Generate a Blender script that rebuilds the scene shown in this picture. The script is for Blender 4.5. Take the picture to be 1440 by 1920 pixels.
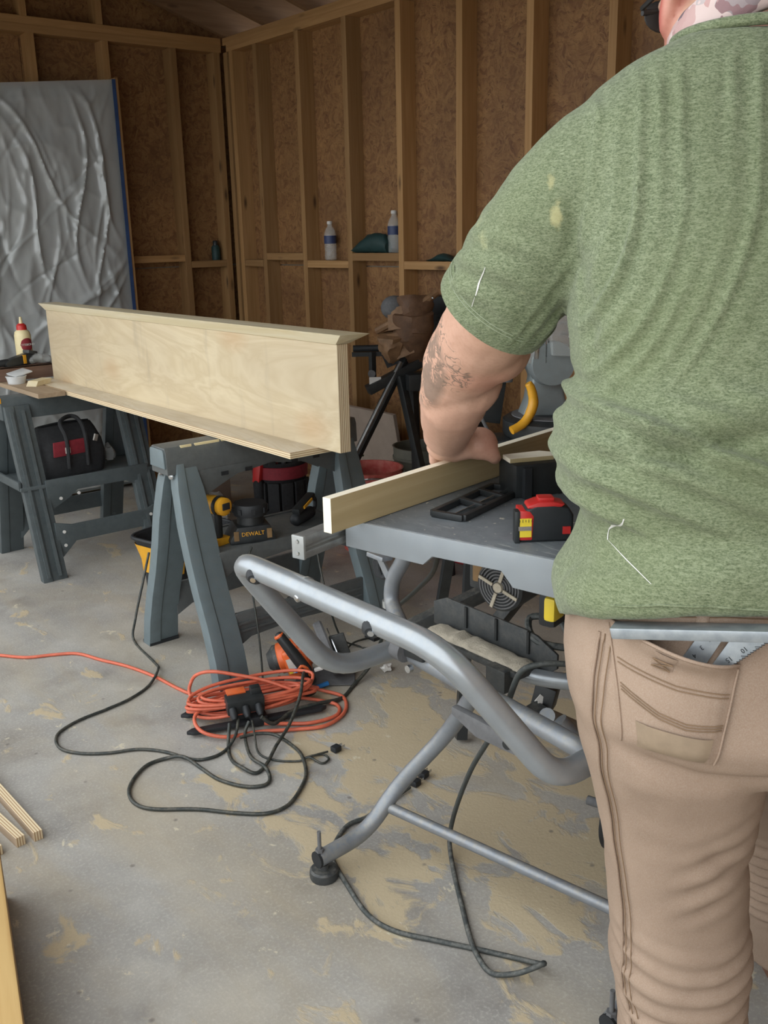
import bpy, bmesh, math, random
from mathutils import Vector, Matrix, Euler, noise
from mathutils.bvhtree import BVHTree
for o in list(bpy.data.objects): bpy.data.objects.remove(o)
S = bpy.context.scene
COL = S.collection
PI = math.pi
random.seed(7)

# ------------------------------------------------------------------ camera
YAW, PITCH, ROLL = 0.675548, 0.279751, -0.02314
fw = Vector((math.sin(YAW)*math.cos(PITCH), math.cos(YAW)*math.cos(PITCH), -math.sin(PITCH)))
rt = Vector((math.cos(YAW), -math.sin(YAW), 0)); up = rt.cross(fw)
r2 = math.cos(ROLL)*rt + math.sin(ROLL)*up; u2 = -math.sin(ROLL)*rt + math.cos(ROLL)*up
cam = bpy.data.cameras.new('camera'); cam_o = bpy.data.objects.new('camera', cam); COL.objects.link(cam_o)
cam.sensor_fit = 'VERTICAL'; cam.sensor_height = 36; cam.lens = 1811.34/1920*36; cam.clip_start = .02
M = Matrix((r2, u2, -fw)).transposed().to_4x4(); M.translation = (0, 0, 1.3771)
cam_o.matrix_world = M
S.camera = cam_o

# ------------------------------------------------------------------ sky and exposure
w = bpy.data.worlds.new('overcast_sky'); S.world = w; w.use_nodes = True
w.node_tree.nodes['Background'].inputs[0].default_value = (.93, .97, 1.0, 1)
w.node_tree.nodes['Background'].inputs[1].default_value = 1.6
S.view_settings.view_transform = 'Standard'; S.view_settings.look = 'None'
S.view_settings.exposure = 0.68; S.view_settings.gamma = 1; S.view_settings.use_curve_mapping = False

# ------------------------------------------------------------------ colours and materials
def C(h):
    c = [int(h[i:i+2], 16)/255 for i in (0, 2, 4)]
    return tuple(((x/12.92) if x <= .04045 else ((x+.055)/1.055)**2.4) for x in c) + (1,)
class NT:
    def __init__(s, name):
        s.m = bpy.data.materials.new(name); s.m.use_nodes = True; s.t = s.m.node_tree
        s.b = s.t.nodes['Principled BSDF']; s.out = s.t.nodes['Material Output']
        s.co = s.t.nodes.new('ShaderNodeTexCoord').outputs['Object']
    def n(s, typ, **kw):
        k = s.t.nodes.new('ShaderNode'+typ)
        for a, v in kw.items(): setattr(k, a, v)
        return k
    def link(s, a, b): s.t.links.new(a, b)
    def inp(s, k, i, v):
        if hasattr(v, 'is_linked') or isinstance(v, bpy.types.NodeSocket): s.link(v, k.inputs[i])
        else: k.inputs[i].default_value = v
    def map(s, scale=(1,1,1), rot=(0,0,0), loc=(0,0,0), vec=None):
        k = s.n('Mapping'); s.link(vec or s.co, k.inputs[0]); k.inputs[1].default_value = loc
        k.inputs[2].default_value = rot; k.inputs[3].default_value = scale; return k.outputs[0]
    def noise(s, scale, detail=4, rough=.55, dist=0, vec=None):
        k = s.n('TexNoise'); s.link(vec or s.co, k.inputs['Vector']); k.inputs['Scale'].default_value = scale
        k.inputs['Detail'].default_value = detail; k.inputs['Roughness'].default_value = rough
        k.inputs['Distortion'].default_value = dist; return k.outputs[0]
    def voro(s, scale, feature='F1', vec=None, out='Distance', rnd=1):
        k = s.n('TexVoronoi', feature=feature); s.link(vec or s.co, k.inputs['Vector'])
        k.inputs['Scale'].default_value = scale; k.inputs['Randomness'].default_value = rnd; return k.outputs[out]
    def wave(s, scale, dist=0, det=2, vec=None, axis='X', dsc=1):
        k = s.n('TexWave', bands_direction=axis); s.link(vec or s.co, k.inputs['Vector']); k.inputs['Scale'].default_value = scale
        k.inputs['Distortion'].default_value = dist; k.inputs['Detail'].default_value = det; k.inputs['Detail Scale'].default_value = dsc
        return k.outputs[1]
    def ramp(s, f, *st):
        k = s.n('ValToRGB'); s.link(f, k.inputs[0]); e = k.color_ramp.elements
        while len(e) < len(st): e.new(.5)
        for i, (p, c) in enumerate(st): e[i].position = p; e[i].color = c if not isinstance(c, (int, float)) else (c, c, c, 1)
        return k.outputs[0]
    def mix(s, f, a, b, mode='MIX'):
        k = s.n('Mix', data_type='RGBA', blend_type=mode); s.inp(k, 0, f); s.inp(k, 6, a); s.inp(k, 7, b); return k.outputs[2]
    def math(s, op, a, b=0, c=None):
        k = s.n('Math', operation=op); s.inp(k, 0, a); s.inp(k, 1, b)
        if c is not None: s.inp(k, 2, c)
        return k.outputs[0]
    def sep(s, vec=None):
        k = s.n('SeparateXYZ'); s.link(vec or s.co, k.inputs[0]); return k.outputs
    def col(s, v): s.inp(s.b, 'Base Color', v)
    def rough(s, v): s.inp(s.b, 'Roughness', v)
    def bump(s, h, strength=.3, dist=.01):
        k = s.n('Bump'); s.link(h, k.inputs['Height']); k.inputs['Strength'].default_value = strength
        k.inputs['Distance'].default_value = dist; s.link(k.outputs[0], s.b.inputs['Normal'])
    def rnd(s): return s.n('ObjectInfo').outputs['Random']
def mk(name, hexc, rough=.5, metal=0, var=.12, vs=18, bump=0, bs=120, hex2=None, spec=.5, dust=0, dusthex='B9AE98'):
    t = NT(name); c = C(hexc)
    c2 = C(hex2) if hex2 else tuple(x*(1-var*2) for x in c[:3])+(1,)
    cc = t.mix(t.ramp(t.noise(vs, 5, .6), (.35, 0), (.68, 1)), c, c2)
    if dust:
        k = t.n('NewGeometry'); nz = t.sep(k.outputs['Normal'])[2]
        f = t.math('MULTIPLY', t.math('MULTIPLY_ADD', nz, .7, .3), t.ramp(t.noise(60, 6, .7), (.42, 0), (.7, 1)))
        cc = t.mix(t.math('MULTIPLY', f, dust), cc, C(dusthex))
    t.col(cc); t.rough(rough); t.b.inputs['Metallic'].default_value = metal
    t.b.inputs['Specular IOR Level'].default_value = spec
    if bump: t.bump(t.noise(bs, 4, .6), bump, .004)
    return t.m
MT = {}
def m_wood(name, h1, h2, hk, axis=2, scale=1.0, knots=True, rough=.65, rndmix=.5):
    t = NT(name); sc = [38*scale]*3; sc[axis] = 1.6*scale
    r = t.rnd(); off = t.n('CombineXYZ'); t.link(t.math('MULTIPLY', r, 7.3), off.inputs[0]); t.link(t.math('MULTIPLY', r, 3.1), off.inputs[1]); t.link(t.math('MULTIPLY', r, 11.7), off.inputs[2])
    ad = t.n('VectorMath', operation='ADD'); t.link(t.co, ad.inputs[0]); t.link(off.outputs[0], ad.inputs[1]); v = ad.outputs[0]
    g = t.noise(1, 4, .6, 1.2, t.map(sc, vec=v))
    sc2 = [9*scale]*3; sc2[axis] = .9*scale
    g2 = t.noise(1, 3, .5, .8, t.map(sc2, vec=v))
    c = t.mix(t.ramp(g, (.35, 0), (.65, 1)), C(h1), C(h2))
    c = t.mix(t.math('MULTIPLY', t.ramp(g2, (.4, 0), (.75, 1)), .5), c, C(hk))
    if knots:
        sk = [11*scale]*3; sk[axis] = 3.2*scale
        vd = t.voro(1, vec=t.map(sk, vec=v)); c = t.mix(t.ramp(vd, (.05, .85), (.16, 0)), c, C('3A2414'))
    br = t.n('HueSaturation'); t.link(c, br.inputs['Color']); t.link(t.math('MULTIPLY_ADD', r, rndmix, 1-rndmix/2), br.inputs['Value'])
    t.col(br.outputs[0]); t.rough(rough); t.bump(g, .25, .002); return t.m
MT['stud'] = m_wood('stud_pine', 'AD875A', '9C7649', '8A643C', 2)
MT['stud_x'] = m_wood('plate_pine_x', 'AD875A', '9C7649', '8A643C', 0)
MT['stud_y'] = m_wood('plate_pine_y', 'AD875A', '9C7649', '8A643C', 1)
MT['rafter'] = m_wood('rafter_pine', '7C6044', '6C5036', '5A422C', 0)
MT['timber'] = m_wood('yellow_pine', 'C4A46C', 'AE8850', '9C7844', 1, .8, knots=False)
MT['poplar'] = m_wood('poplar_board', 'B8A680', 'A8956D', '8B7D55', 0, .7, knots=False, rndmix=0)
def lit_edges(m):
    # bright light on the board's edges and ends, painted in as cream by face normal
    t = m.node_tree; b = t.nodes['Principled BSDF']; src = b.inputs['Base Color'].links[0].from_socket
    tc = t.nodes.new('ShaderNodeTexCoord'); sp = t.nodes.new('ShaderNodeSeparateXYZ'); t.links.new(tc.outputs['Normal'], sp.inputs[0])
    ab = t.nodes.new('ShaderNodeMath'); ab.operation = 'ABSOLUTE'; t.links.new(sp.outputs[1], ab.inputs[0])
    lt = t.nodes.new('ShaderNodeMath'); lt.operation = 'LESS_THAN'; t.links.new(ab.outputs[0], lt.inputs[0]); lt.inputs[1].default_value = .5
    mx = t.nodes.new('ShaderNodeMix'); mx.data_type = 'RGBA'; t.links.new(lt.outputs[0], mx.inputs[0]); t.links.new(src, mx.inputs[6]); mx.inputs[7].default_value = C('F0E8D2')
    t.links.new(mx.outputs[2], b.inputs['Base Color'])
lit_edges(MT['poplar'])
MT['tanboard'] = m_wood('tan_board', 'B09A80', 'A08A70', '8C7860', 1, 1, knots=False)
MT['brownboard'] = m_wood('brown_board', '84695A', '745848', '644A3A', 0, 1, knots=False)
MT['trim'] = m_wood('maple_trim', 'D9CFB4', 'CFC09A', 'C2AE84', 1, .8, knots=False, rndmix=0)

def m_osb():
    t = NT('osb_sheet')
    wv = t.n('VectorMath', operation='ADD'); t.link(t.co, wv.inputs[0])
    nz = t.n('TexNoise'); t.link(t.co, nz.inputs['Vector']); nz.inputs['Scale'].default_value = 9; nz.inputs['Detail'].default_value = 2
    sb = t.n('VectorMath', operation='MULTIPLY'); t.link(nz.outputs[1], sb.inputs[0]); sb.inputs[1].default_value = (.18, .18, .18); t.link(sb.outputs[0], wv.inputs[1])
    v = wv.outputs[0]
    a = t.voro(1, vec=t.map((26, 26, 62), vec=v), out='Color'); b = t.voro(1, vec=t.map((70, 70, 30), (.5, .6, .4), vec=v), out='Color')
    d = t.voro(1, 'DISTANCE_TO_EDGE', vec=t.map((26, 26, 62), vec=v))
    fa = t.sep(a)[0]; fb = t.sep(b)[1]
    c = t.mix(fa, C('936B42'), C('724C2F')); c = t.mix(t.math('MULTIPLY', fb, .6), c, C('AD8454'))
    fl = t.noise(1, 3, .6, 2.5, t.map((40, 40, 130), (.9, .2, .3), vec=v))
    c = t.mix(t.ramp(fl, (.57, 0), (.66, .8)), c, C('4C3019'))
    c = t.mix(t.ramp(t.noise(2.2, 3), (.4, 0), (.7, .45)), c, C('5C3F28'))
    t.col(c); t.rough(.6); t.bump(t.math('ADD', d, fa), .35, .004); return t.m
MT['osb'] = m_osb()

def m_concrete():
    t = NT('dusty_concrete')
    n1 = t.noise(2.3, 8, .62); n2 = t.noise(16, 6, .65); n3 = t.noise(140, 3, .6)
    c = t.mix(t.ramp(n1, (.33, 0), (.67, 1)), C('86837E'), C('B4B1AA'))
    c = t.mix(t.math('MULTIPLY', t.ramp(n2, (.4, 0), (.7, 1)), .5), c, C('9C9892'))
    c = t.mix(t.math('MULTIPLY', t.ramp(n3, (.5, 0), (.75, 1)), .35), c, C('D6D2C8'))
    c = t.mix(t.ramp(t.noise(5, 3, .5), (.58, 0), (.74, .5)), c, C('706A64'))
    xyz = t.sep()
    # tan dust film toward the back left, broom streaks
    film = t.ramp(t.noise(1, 5, .6, .6, t.map((3.2, 1.1, 1), (0, 0, .5))), (.42, 0), (.72, .55))
    c = t.mix(film, c, C('AFA083'))
    # sawdust drifts around the saw stand
    dx = t.math('MULTIPLY', t.math('SUBTRACT', xyz[0], 1.62), 1/.62); dy = t.math('MULTIPLY', t.math('SUBTRACT', xyz[1], 1.62), 1/.62)
    r2_ = t.math('ADD', t.math('MULTIPLY', dx, dx), t.math('MULTIPLY', dy, dy))
    mask = t.ramp(t.math('SUBTRACT', 1.55, r2_), (0, 0), (1, 1))
    nn = t.noise(1, 8, .62, .5, t.map((8.5, 5.0, 1), (0, 0, -.35)))
    th = t.math('MULTIPLY_ADD', mask, .15, t.math('SUBTRACT', nn, .125))
    drift = t.ramp(th, (.475, 0), (.525, 1))
    dustc = t.mix(t.noise(180, 3, .7), C('C6B697'), C('B3A283'))
    c = t.mix(t.math('MULTIPLY', drift, .92), c, dustc)
    # splashes and pale scars near the front
    sp = t.ramp(t.noise(1, 7, .7, .4, t.map((11, 8, 1))), (.635, 0), (.665, .8))
    c = t.mix(sp, c, C('CFC6AE'))
    spots = t.voro(9); c = t.mix(t.ramp(spots, (.03, .7), (.07, 0)), c, C('6E6862'))
    t.col(c); t.rough(.78); t.bump(t.math('MULTIPLY_ADD', drift, .6, t.math('ADD', n2, t.math('MULTIPLY', n3, .4))), .25, .006)
    return t.m
MT['concrete'] = m_concrete()

def m_ply(name, axis, face1='D2C2A2', face2='BBA783'):
    t = NT(name); xyz = t.sep()
    sc = [14, 14, 14]; sc[1] = 1.4
    g = t.noise(1, 4, .55, 1.6, t.map((4.5, .9, 4.5)))
    w_ = t.ramp(t.math('FRACT', t.math('MULTIPLY', g, 9)), (.0, 0), (.5, 1), (1, 0))
    c = t.mix(t.math('MULTIPLY', w_, .55), C(face1), C(face2))
    c = t.mix(t.ramp(t.noise(1, 3, .5, .4, t.map((3, 1.2, 3))), (.42, 0), (.75, .7)), c, C('AE9C82'))
    c = t.mix(t.ramp(t.noise(1, 3, .6, 0, t.map((7, 9, 2), (.1, 0, 0))), (.6, 0), (.72, .4)), c, C('A39580'))
    vd = t.voro(1, vec=t.map((3.2, 1.7, 3.2), (0, 0, 0), (.3, .7, .1))); c = t.mix(t.ramp(vd, (.06, .45), (.2, 0)), c, C('B8936A'))
    st = t.ramp(t.math('FRACT', t.math('MULTIPLY', xyz[axis], 157)), (.55, 0), (.62, 1), (.9, 1), (1, 0))
    k = t.n('NewGeometry'); nrm = t.sep(k.outputs['True Normal'])[axis]
    edge = t.math('LESS_THAN', t.math('ABSOLUTE', nrm), .5)
    ec = t.mix(st, C('E0D0AE'), C('A98762'))
    c = t.mix(edge, c, ec); t.col(c); t.rough(.6); t.bump(t.noise(220, 3), .08, .002); return t.m
MT['ply_x'] = m_ply('birch_ply_upright', 0)
MT['stripply'] = m_ply('weathered_ply', 0, 'B09A82', '9C866C')
MT['ply_z'] = m_ply('birch_ply_flat', 2, 'D9CFBC', 'C6B798')

def m_plastic_sheet():
    t = NT('clear_poly_sheet')
    f = t.noise(1, 5, .6, .8, t.map((5, 5, 2.2)))
    t.col(t.mix(f, C('C6CBCA'), C('E9EAE7'))); t.rough(t.ramp(f, (.3, .1), (.7, .26)))
    t.b.inputs['Alpha'].default_value = .56; t.b.inputs['Specular IOR Level'].default_value = .8
    t.b.inputs['Coat Weight'].default_value = .5; t.b.inputs['Coat Roughness'].default_value = .12
    return t.m
MT['poly'] = m_plastic_sheet()
def m_clear(name, hexc, alpha=.3, rough=.08):
    t = NT(name); t.col(t.mix(t.noise(40), C(hexc), tuple(x*.85 for x in C(hexc)[:3])+(1,))); t.rough(rough); t.b.inputs['Alpha'].default_value = alpha
    t.b.inputs['Specular IOR Level'].default_value = .7; return t.m
MT['clear'] = m_clear('clear_plastic', 'DDE2E0', .32)
MT['bagclear'] = m_clear('clear_bag', 'C9CBC8', .42, .2)
MT['tubwhite'] = m_clear('frosted_tub', 'E4E6E6', .75, .3)

def m_shirt():
    t = NT('heather_green_jersey')
    n1 = t.noise(1, 3, .75, 0, t.map((330, 330, 620))); n2 = t.noise(1, 2, .7, .5, t.map((120, 120, 420), (.1, .2, .1)))
    c = t.mix(t.ramp(n1, (.36, 0), (.66, 1)), C('535E44'), C('868F70'))
    c = t.mix(t.math('MULTIPLY', t.ramp(n2, (.45, 0), (.72, 1)), .65), c, C('9AA284'))
    c = t.mix(t.math('MULTIPLY', t.ramp(t.noise(6, 3), (.4, 0), (.7, 1)), .35), c, C('6C7551'))
    # faded bleach marks on the sleeve and shoulder
    def blob(c, p, r, hexc, amt):
        d = t.n('VectorMath', operation='DISTANCE'); mp = t.map((1/r[0], 1/r[1], 1/r[2]), loc=(-p[0]/r[0], -p[1]/r[1], -p[2]/r[2]))
        t.link(mp, d.inputs[0]); d.inputs[1].default_value = (0, 0, 0)
        f = t.ramp(t.math('MULTIPLY_ADD', t.noise(45, 5, .7), 1.2, d.outputs['Value']), (.75, amt), (1.7, 0)); return t.mix(f, c, C(hexc))
    c = blob(c, (-.255, .05, 1.395), (.017, .2, .050), 'BDB686', .65)
    c = blob(c, (-.262, .05, 1.43), (.012, .2, .030), 'BDB686', .5)
    c = blob(c, (-.333, .2, 1.37), (.024, .2, .075), 'B9B98C', .55)
    c = blob(c, (-.295, .20, 1.302), (.075, .2, .013), 'BDBA8C', .6)
    c = blob(c, (-.05, -.14, .985), (.008, .1, .007), 'D8D3A8', .9)
    t.col(c); t.rough(.9); t.b.inputs['Specular IOR Level'].default_value = .2
    t.b.inputs['Sheen Weight'].default_value = .15
    t.bump(n1, .35, .0012); return t.m
MT['shirt'] = m_shirt()
def m_khaki():
    t = NT('khaki_canvas'); n1 = t.noise(700, 2, .6); n2 = t.noise(7, 5, .65)
    c = t.mix(t.ramp(n2, (.35, 0), (.7, 1)), C('957F6D'), C('A28B78'))
    c = t.mix(t.math('MULTIPLY', t.ramp(n1, (.4, 0), (.7, 1)), .35), c, C('B8A99A'))
    t.col(c); t.rough(.88); t.b.inputs['Specular IOR Level'].default_value = .2
    t.bump(t.math('MULTIPLY_ADD', n2, 1.5, n1), .12, .002); return t.m
MT['khaki'] = m_khaki()
MT['stitch'] = mk('tan_stitching', '8C7258', .8)
MT['khaki_dark'] = mk('soiled_khaki', '9C8871', .85, var=.1, vs=40)
def m_skin():
    t = NT('skin'); n1 = t.noise(16, 4, .6); n2 = t.noise(160, 3, .6)
    c = t.mix(t.ramp(n1, (.35, 0), (.7, 1)), C('D2A58D'), C('DBAF98'))
    c = t.mix(t.math('MULTIPLY', t.ramp(n2, (.45, 0), (.7, 1)), .25), c, C('B87F66'))
    def blob(p, r):
        d = t.n('VectorMath', operation='DISTANCE'); t.link(t.map((1/r[0], 1/r[1], 1/r[2]), loc=(-p[0]/r[0], -p[1]/r[1], -p[2]/r[2])), d.inputs[0]); d.inputs[1].default_value = (0, 0, 0)
        return d.outputs['Value']
    c = t.mix(t.ramp(blob((-.315, .345, 1.2), (.07, .09, .06)), (.3, .75), (1.2, 0)), c, C('DB7868'))
    c = t.mix(t.ramp(blob((-.26, .56, 1.02), (.06, .06, .06)), (.2, .5), (1.2, 0)), c, C('B5705F'))
    c = t.mix(t.ramp(blob((-.09, .238, 1.645), (.04, .035, .055)), (.5, .95), (1.2, 0)), c, C('C96A60'))
    # forearm tattoo: dark winding lines and shaded patches on the outer side
    lm = t.n('VectorMath', operation='ADD'); t.link(t.co, lm.inputs[0]); lm.inputs[1].default_value = (.2, .1, 0)
    a = t.ramp(t.noise(34, 2, .5, 1.6, lm.outputs[0]), (.46, 0), (.49, 1), (.51, 1), (.54, 0))
    b = t.ramp(t.noise(26, 3, .55, .8), (.46, 0), (.50, .85))
    dm = blob((-.405, .35, 1.185), (.046, .12, .095)); dm2 = blob((-.37, .30, 1.20), (.05, .06, .07))
    m1 = t.ramp(dm, (.75, 1), (1.0, 0)); m2 = t.ramp(dm2, (.8, 1), (1.05, 0))
    f = t.math('MAXIMUM', t.math('MULTIPLY', t.math('MAXIMUM', b, a), m1), t.math('MULTIPLY', a, m2))
    c = t.mix(t.math('MULTIPLY', f, .72), c, C('55554D'))
    t.col(c); t.rough(.5); t.b.inputs['Subsurface Weight'].default_value = .0
    t.bump(n2, .12, .0015); return t.m
MT['skin'] = m_skin()
def m_bandana():
    t = NT('camo_bandana'); nzb = t.n('TexNoise'); t.link(t.co, nzb.inputs['Vector']); nzb.inputs['Scale'].default_value = 30; a = t.voro(34, out='Color', vec=t.mix(.06, t.co, nzb.outputs[1]))
    f = t.sep(a)[0]; c = t.ramp(f, (.2, C('D9C3BE')), (.45, C('C49C98')), (.7, C('6B5560')), (1, C('E5DAD6')))
    t.col(c); t.rough(.85); t.bump(t.noise(90, 3), .3, .003); return t.m
MT['bandana'] = m_bandana()
def m_table():
    t = NT('scuffed_table_coating'); s1 = t.noise(1, 5, .7, .3, t.map((90, 14, 1), (0, 0, .9))); s2 = t.noise(30, 6, .7)
    c = t.mix(t.ramp(s2, (.4, 0), (.7, .5)), C('62686C'), C('797E80'))
    c = t.mix(t.ramp(s1, (.58, 0), (.72, .55)), c, C('ACAEA9'))
    c = t.mix(t.ramp(t.noise(75, 3, .6), (.66, 0), (.7, .8)), c, C('C9C2B0'))
    t.col(c); t.rough(.5); return t.m
MT['table'] = m_table()
MT['skirt'] = mk('grey_table_edge', '8C9296', .42, 0, .05, 30, dust=.25, dusthex='C9C9C4')
MT['alu'] = mk('brushed_aluminium', 'A9ABAA', .35, .75, .1, 60)
MT['silver'] = mk('silver_paint_tube', 'A2A8AD', .32, .55, .06, 25, dust=.35, dusthex='B9B4A8')
MT['silver_d'] = mk('dusty_silver_tube', '8B9096', .45, .4, .08, 25, dust=.7, dusthex='A9A292')
MT['black'] = mk('black_plastic', '2A2D2E', .45, 0, .2, 30)
MT['blackd'] = mk('dusty_black_plastic', '393C3D', .55, 0, .15, 30, dust=.45, dusthex='8E8A80')
MT['rubber'] = mk('black_rubber', '232629', .6, 0, .15, 40)
MT['cord'] = mk('black_cord', '2E3432', .5, 0, .15, 60, dust=.25)
MT['corddust'] = mk('dusty_grey_cord', '3C4140', .6, 0, .15, 60, dust=.6, dusthex='9C9A92')
MT['orange_cord'] = mk('orange_cord', 'D56B4F', .45, 0, .08, 60)
MT['orange'] = mk('orange_plastic', 'DD6630', .42, 0, .08, 40, dust=.15)
MT['red'] = mk('red_plastic', 'C7302E', .38, 0, .08, 30)
MT['darkred'] = mk('dark_red_fabric', '8E2A35', .7, 0, .12, 50)
MT['tank'] = mk('red_enamel', 'B02030', .3, 0, .06, 10)
MT['bucket_red'] = mk('scuffed_red_bucket', 'C24C42', .5, 0, .06, 22, hex2='D98478')
MT['bucket_grey'] = mk('grey_bucket', '6E6C60', .6, 0, .1, 14)
MT['yellow'] = mk('yellow_plastic', 'E0A32A', .42, 0, .06, 30)
MT['tyellow'] = mk('tape_yellow', 'E8CC3A', .4, 0, .05, 30)
MT['horse'] = mk('blue_grey_resin', '6A777B', .5, 0, .07, 30, bump=.12, bs=220, dust=.18, dusthex='A39E92')
MT['horse_d'] = mk('dark_resin', '595D5D', .5, 0, .08, 40, bump=.1, bs=220, dust=.2, dusthex='958F84')
MT['charcoal'] = mk('charcoal_resin', '50585A', .5, 0, .08, 24, bump=.08, bs=200, dust=.2, dusthex='8B8B85')
MT['fabric'] = mk('black_nylon', '2B2C2E', .8, 0, .2, 60, bump=.4, bs=300)
MT['leather'] = mk('brown_leather', '6F513A', .65, 0, .2, 25, bump=.3, bs=90)
MT['leather_l'] = mk('tan_leather_edge', '8C6B4C', .65, 0, .15, 40)
MT['greydoor'] = mk('grey_panel', '7F8686', .5, 0, .06, 5)
MT['tapeblue'] = mk('blue_masking_tape', '2F4A78', .6)
MT['glue'] = mk('cream_bottle', 'E6D7A8', .4, 0, .05)
MT['white'] = mk('white_matte', 'DEDCD6', .6, 0, .06)
MT['card'] = mk('pale_cardboard', 'A69688', .8, 0, .08, 12)
MT['magnesium'] = mk('grey_casting', '8D9799', .42, .2, .08, 30, dust=.25)
MT['ltgrey'] = mk('light_grey_metal', 'B3B5B3', .35, .5, .1, 30)
MT['greybag'] = mk('grey_dust_bag', '6A6A6B', .85, 0, .12, 60)
MT['teal'] = mk('dark_teal_plastic', '23403F', .6, 0, .15, 30)
MT['green'] = mk('green_plastic', '2F7048', .5, 0, .1)
MT['hair'] = mk('grey_hair', '77736E', .8, 0, .3, 200, bump=.8, bs=260)
MT['shoe'] = mk('charcoal_shoe', '4A4D50', .75, 0, .15, 50, bump=.2, bs=200)
MT['sole'] = mk('brown_sole', '7A5644', .7)
MT['steel'] = mk('bright_steel', 'C9CCCE', .22, .9, .06, 40)
MT['square'] = mk('aluminium_square', '8F969B', .38, .6, .08, 60, hex2='A6ABAE')
MT['hemthread'] = mk('pale_green_thread', '9CA58A', .8)
MT['ink'] = mk('black_ink', '26282A', .6)
MT['label'] = mk('label_paper', 'C9C4BC', .6)
MT['bluelab'] = mk('blue_plastic', '2F7FC4', .5)
MT['dustpile'] = mk('sawdust', 'BFB5A2', .95, 0, .1, 60, bump=.6, bs=300)
MT['water_label'] = mk('blue_bottle_label', '38466E', .5)
MT['siding'] = mk('grey_siding', '8A8578', .7)
MT['brownwood'] = mk('stained_block', '8B6D47', .6, 0, .15, 30)

# ------------------------------------------------------------------ mesh helpers
def V(*a): return Vector(a)
def frame(d):
    d = Vector(d).normalized(); h = V(0, 0, 1) if abs(d.z) < .95 else V(1, 0, 0)
    a = h.cross(d).normalized(); return a, d.cross(a).normalized(), d
def rotz(a): return Matrix.Rotation(a, 3, 'Z')
def fillet(pts, r, n=5):
    pts = [Vector(p) for p in pts]; out = [pts[0]]
    for i in range(1, len(pts)-1):
        a, b, c = pts[i-1], pts[i], pts[i+1]; d1 = (a-b); d2 = (c-b)
        k = min(r, d1.length*.49, d2.length*.49); p = b+d1.normalized()*k; q = b+d2.normalized()*k
        for j in range(n+1):
            t = j/n; out.append(p*(1-t)**2+b*2*t*(1-t)+q*t*t)
    return out+[pts[-1]]
def catmull(pts, n=5, closed=False):
    pts = [Vector(p) for p in pts]; out = []; L = len(pts)
    for i in range(L if closed else L-1):
        g = (lambda k: pts[k % L]) if closed else (lambda k: pts[max(0, min(L-1, k))])
        p0, p1, p2, p3 = g(i-1), g(i), g(i+1), g(i+2)
        for j in range(n):
            t = j/n; out.append(.5*((2*p1)+(p2-p0)*t+(2*p0-5*p1+4*p2-p3)*t*t+(3*p1-p0-3*p2+p3)*t**3))
    if not closed: out.append(pts[-1])
    return out
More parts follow.
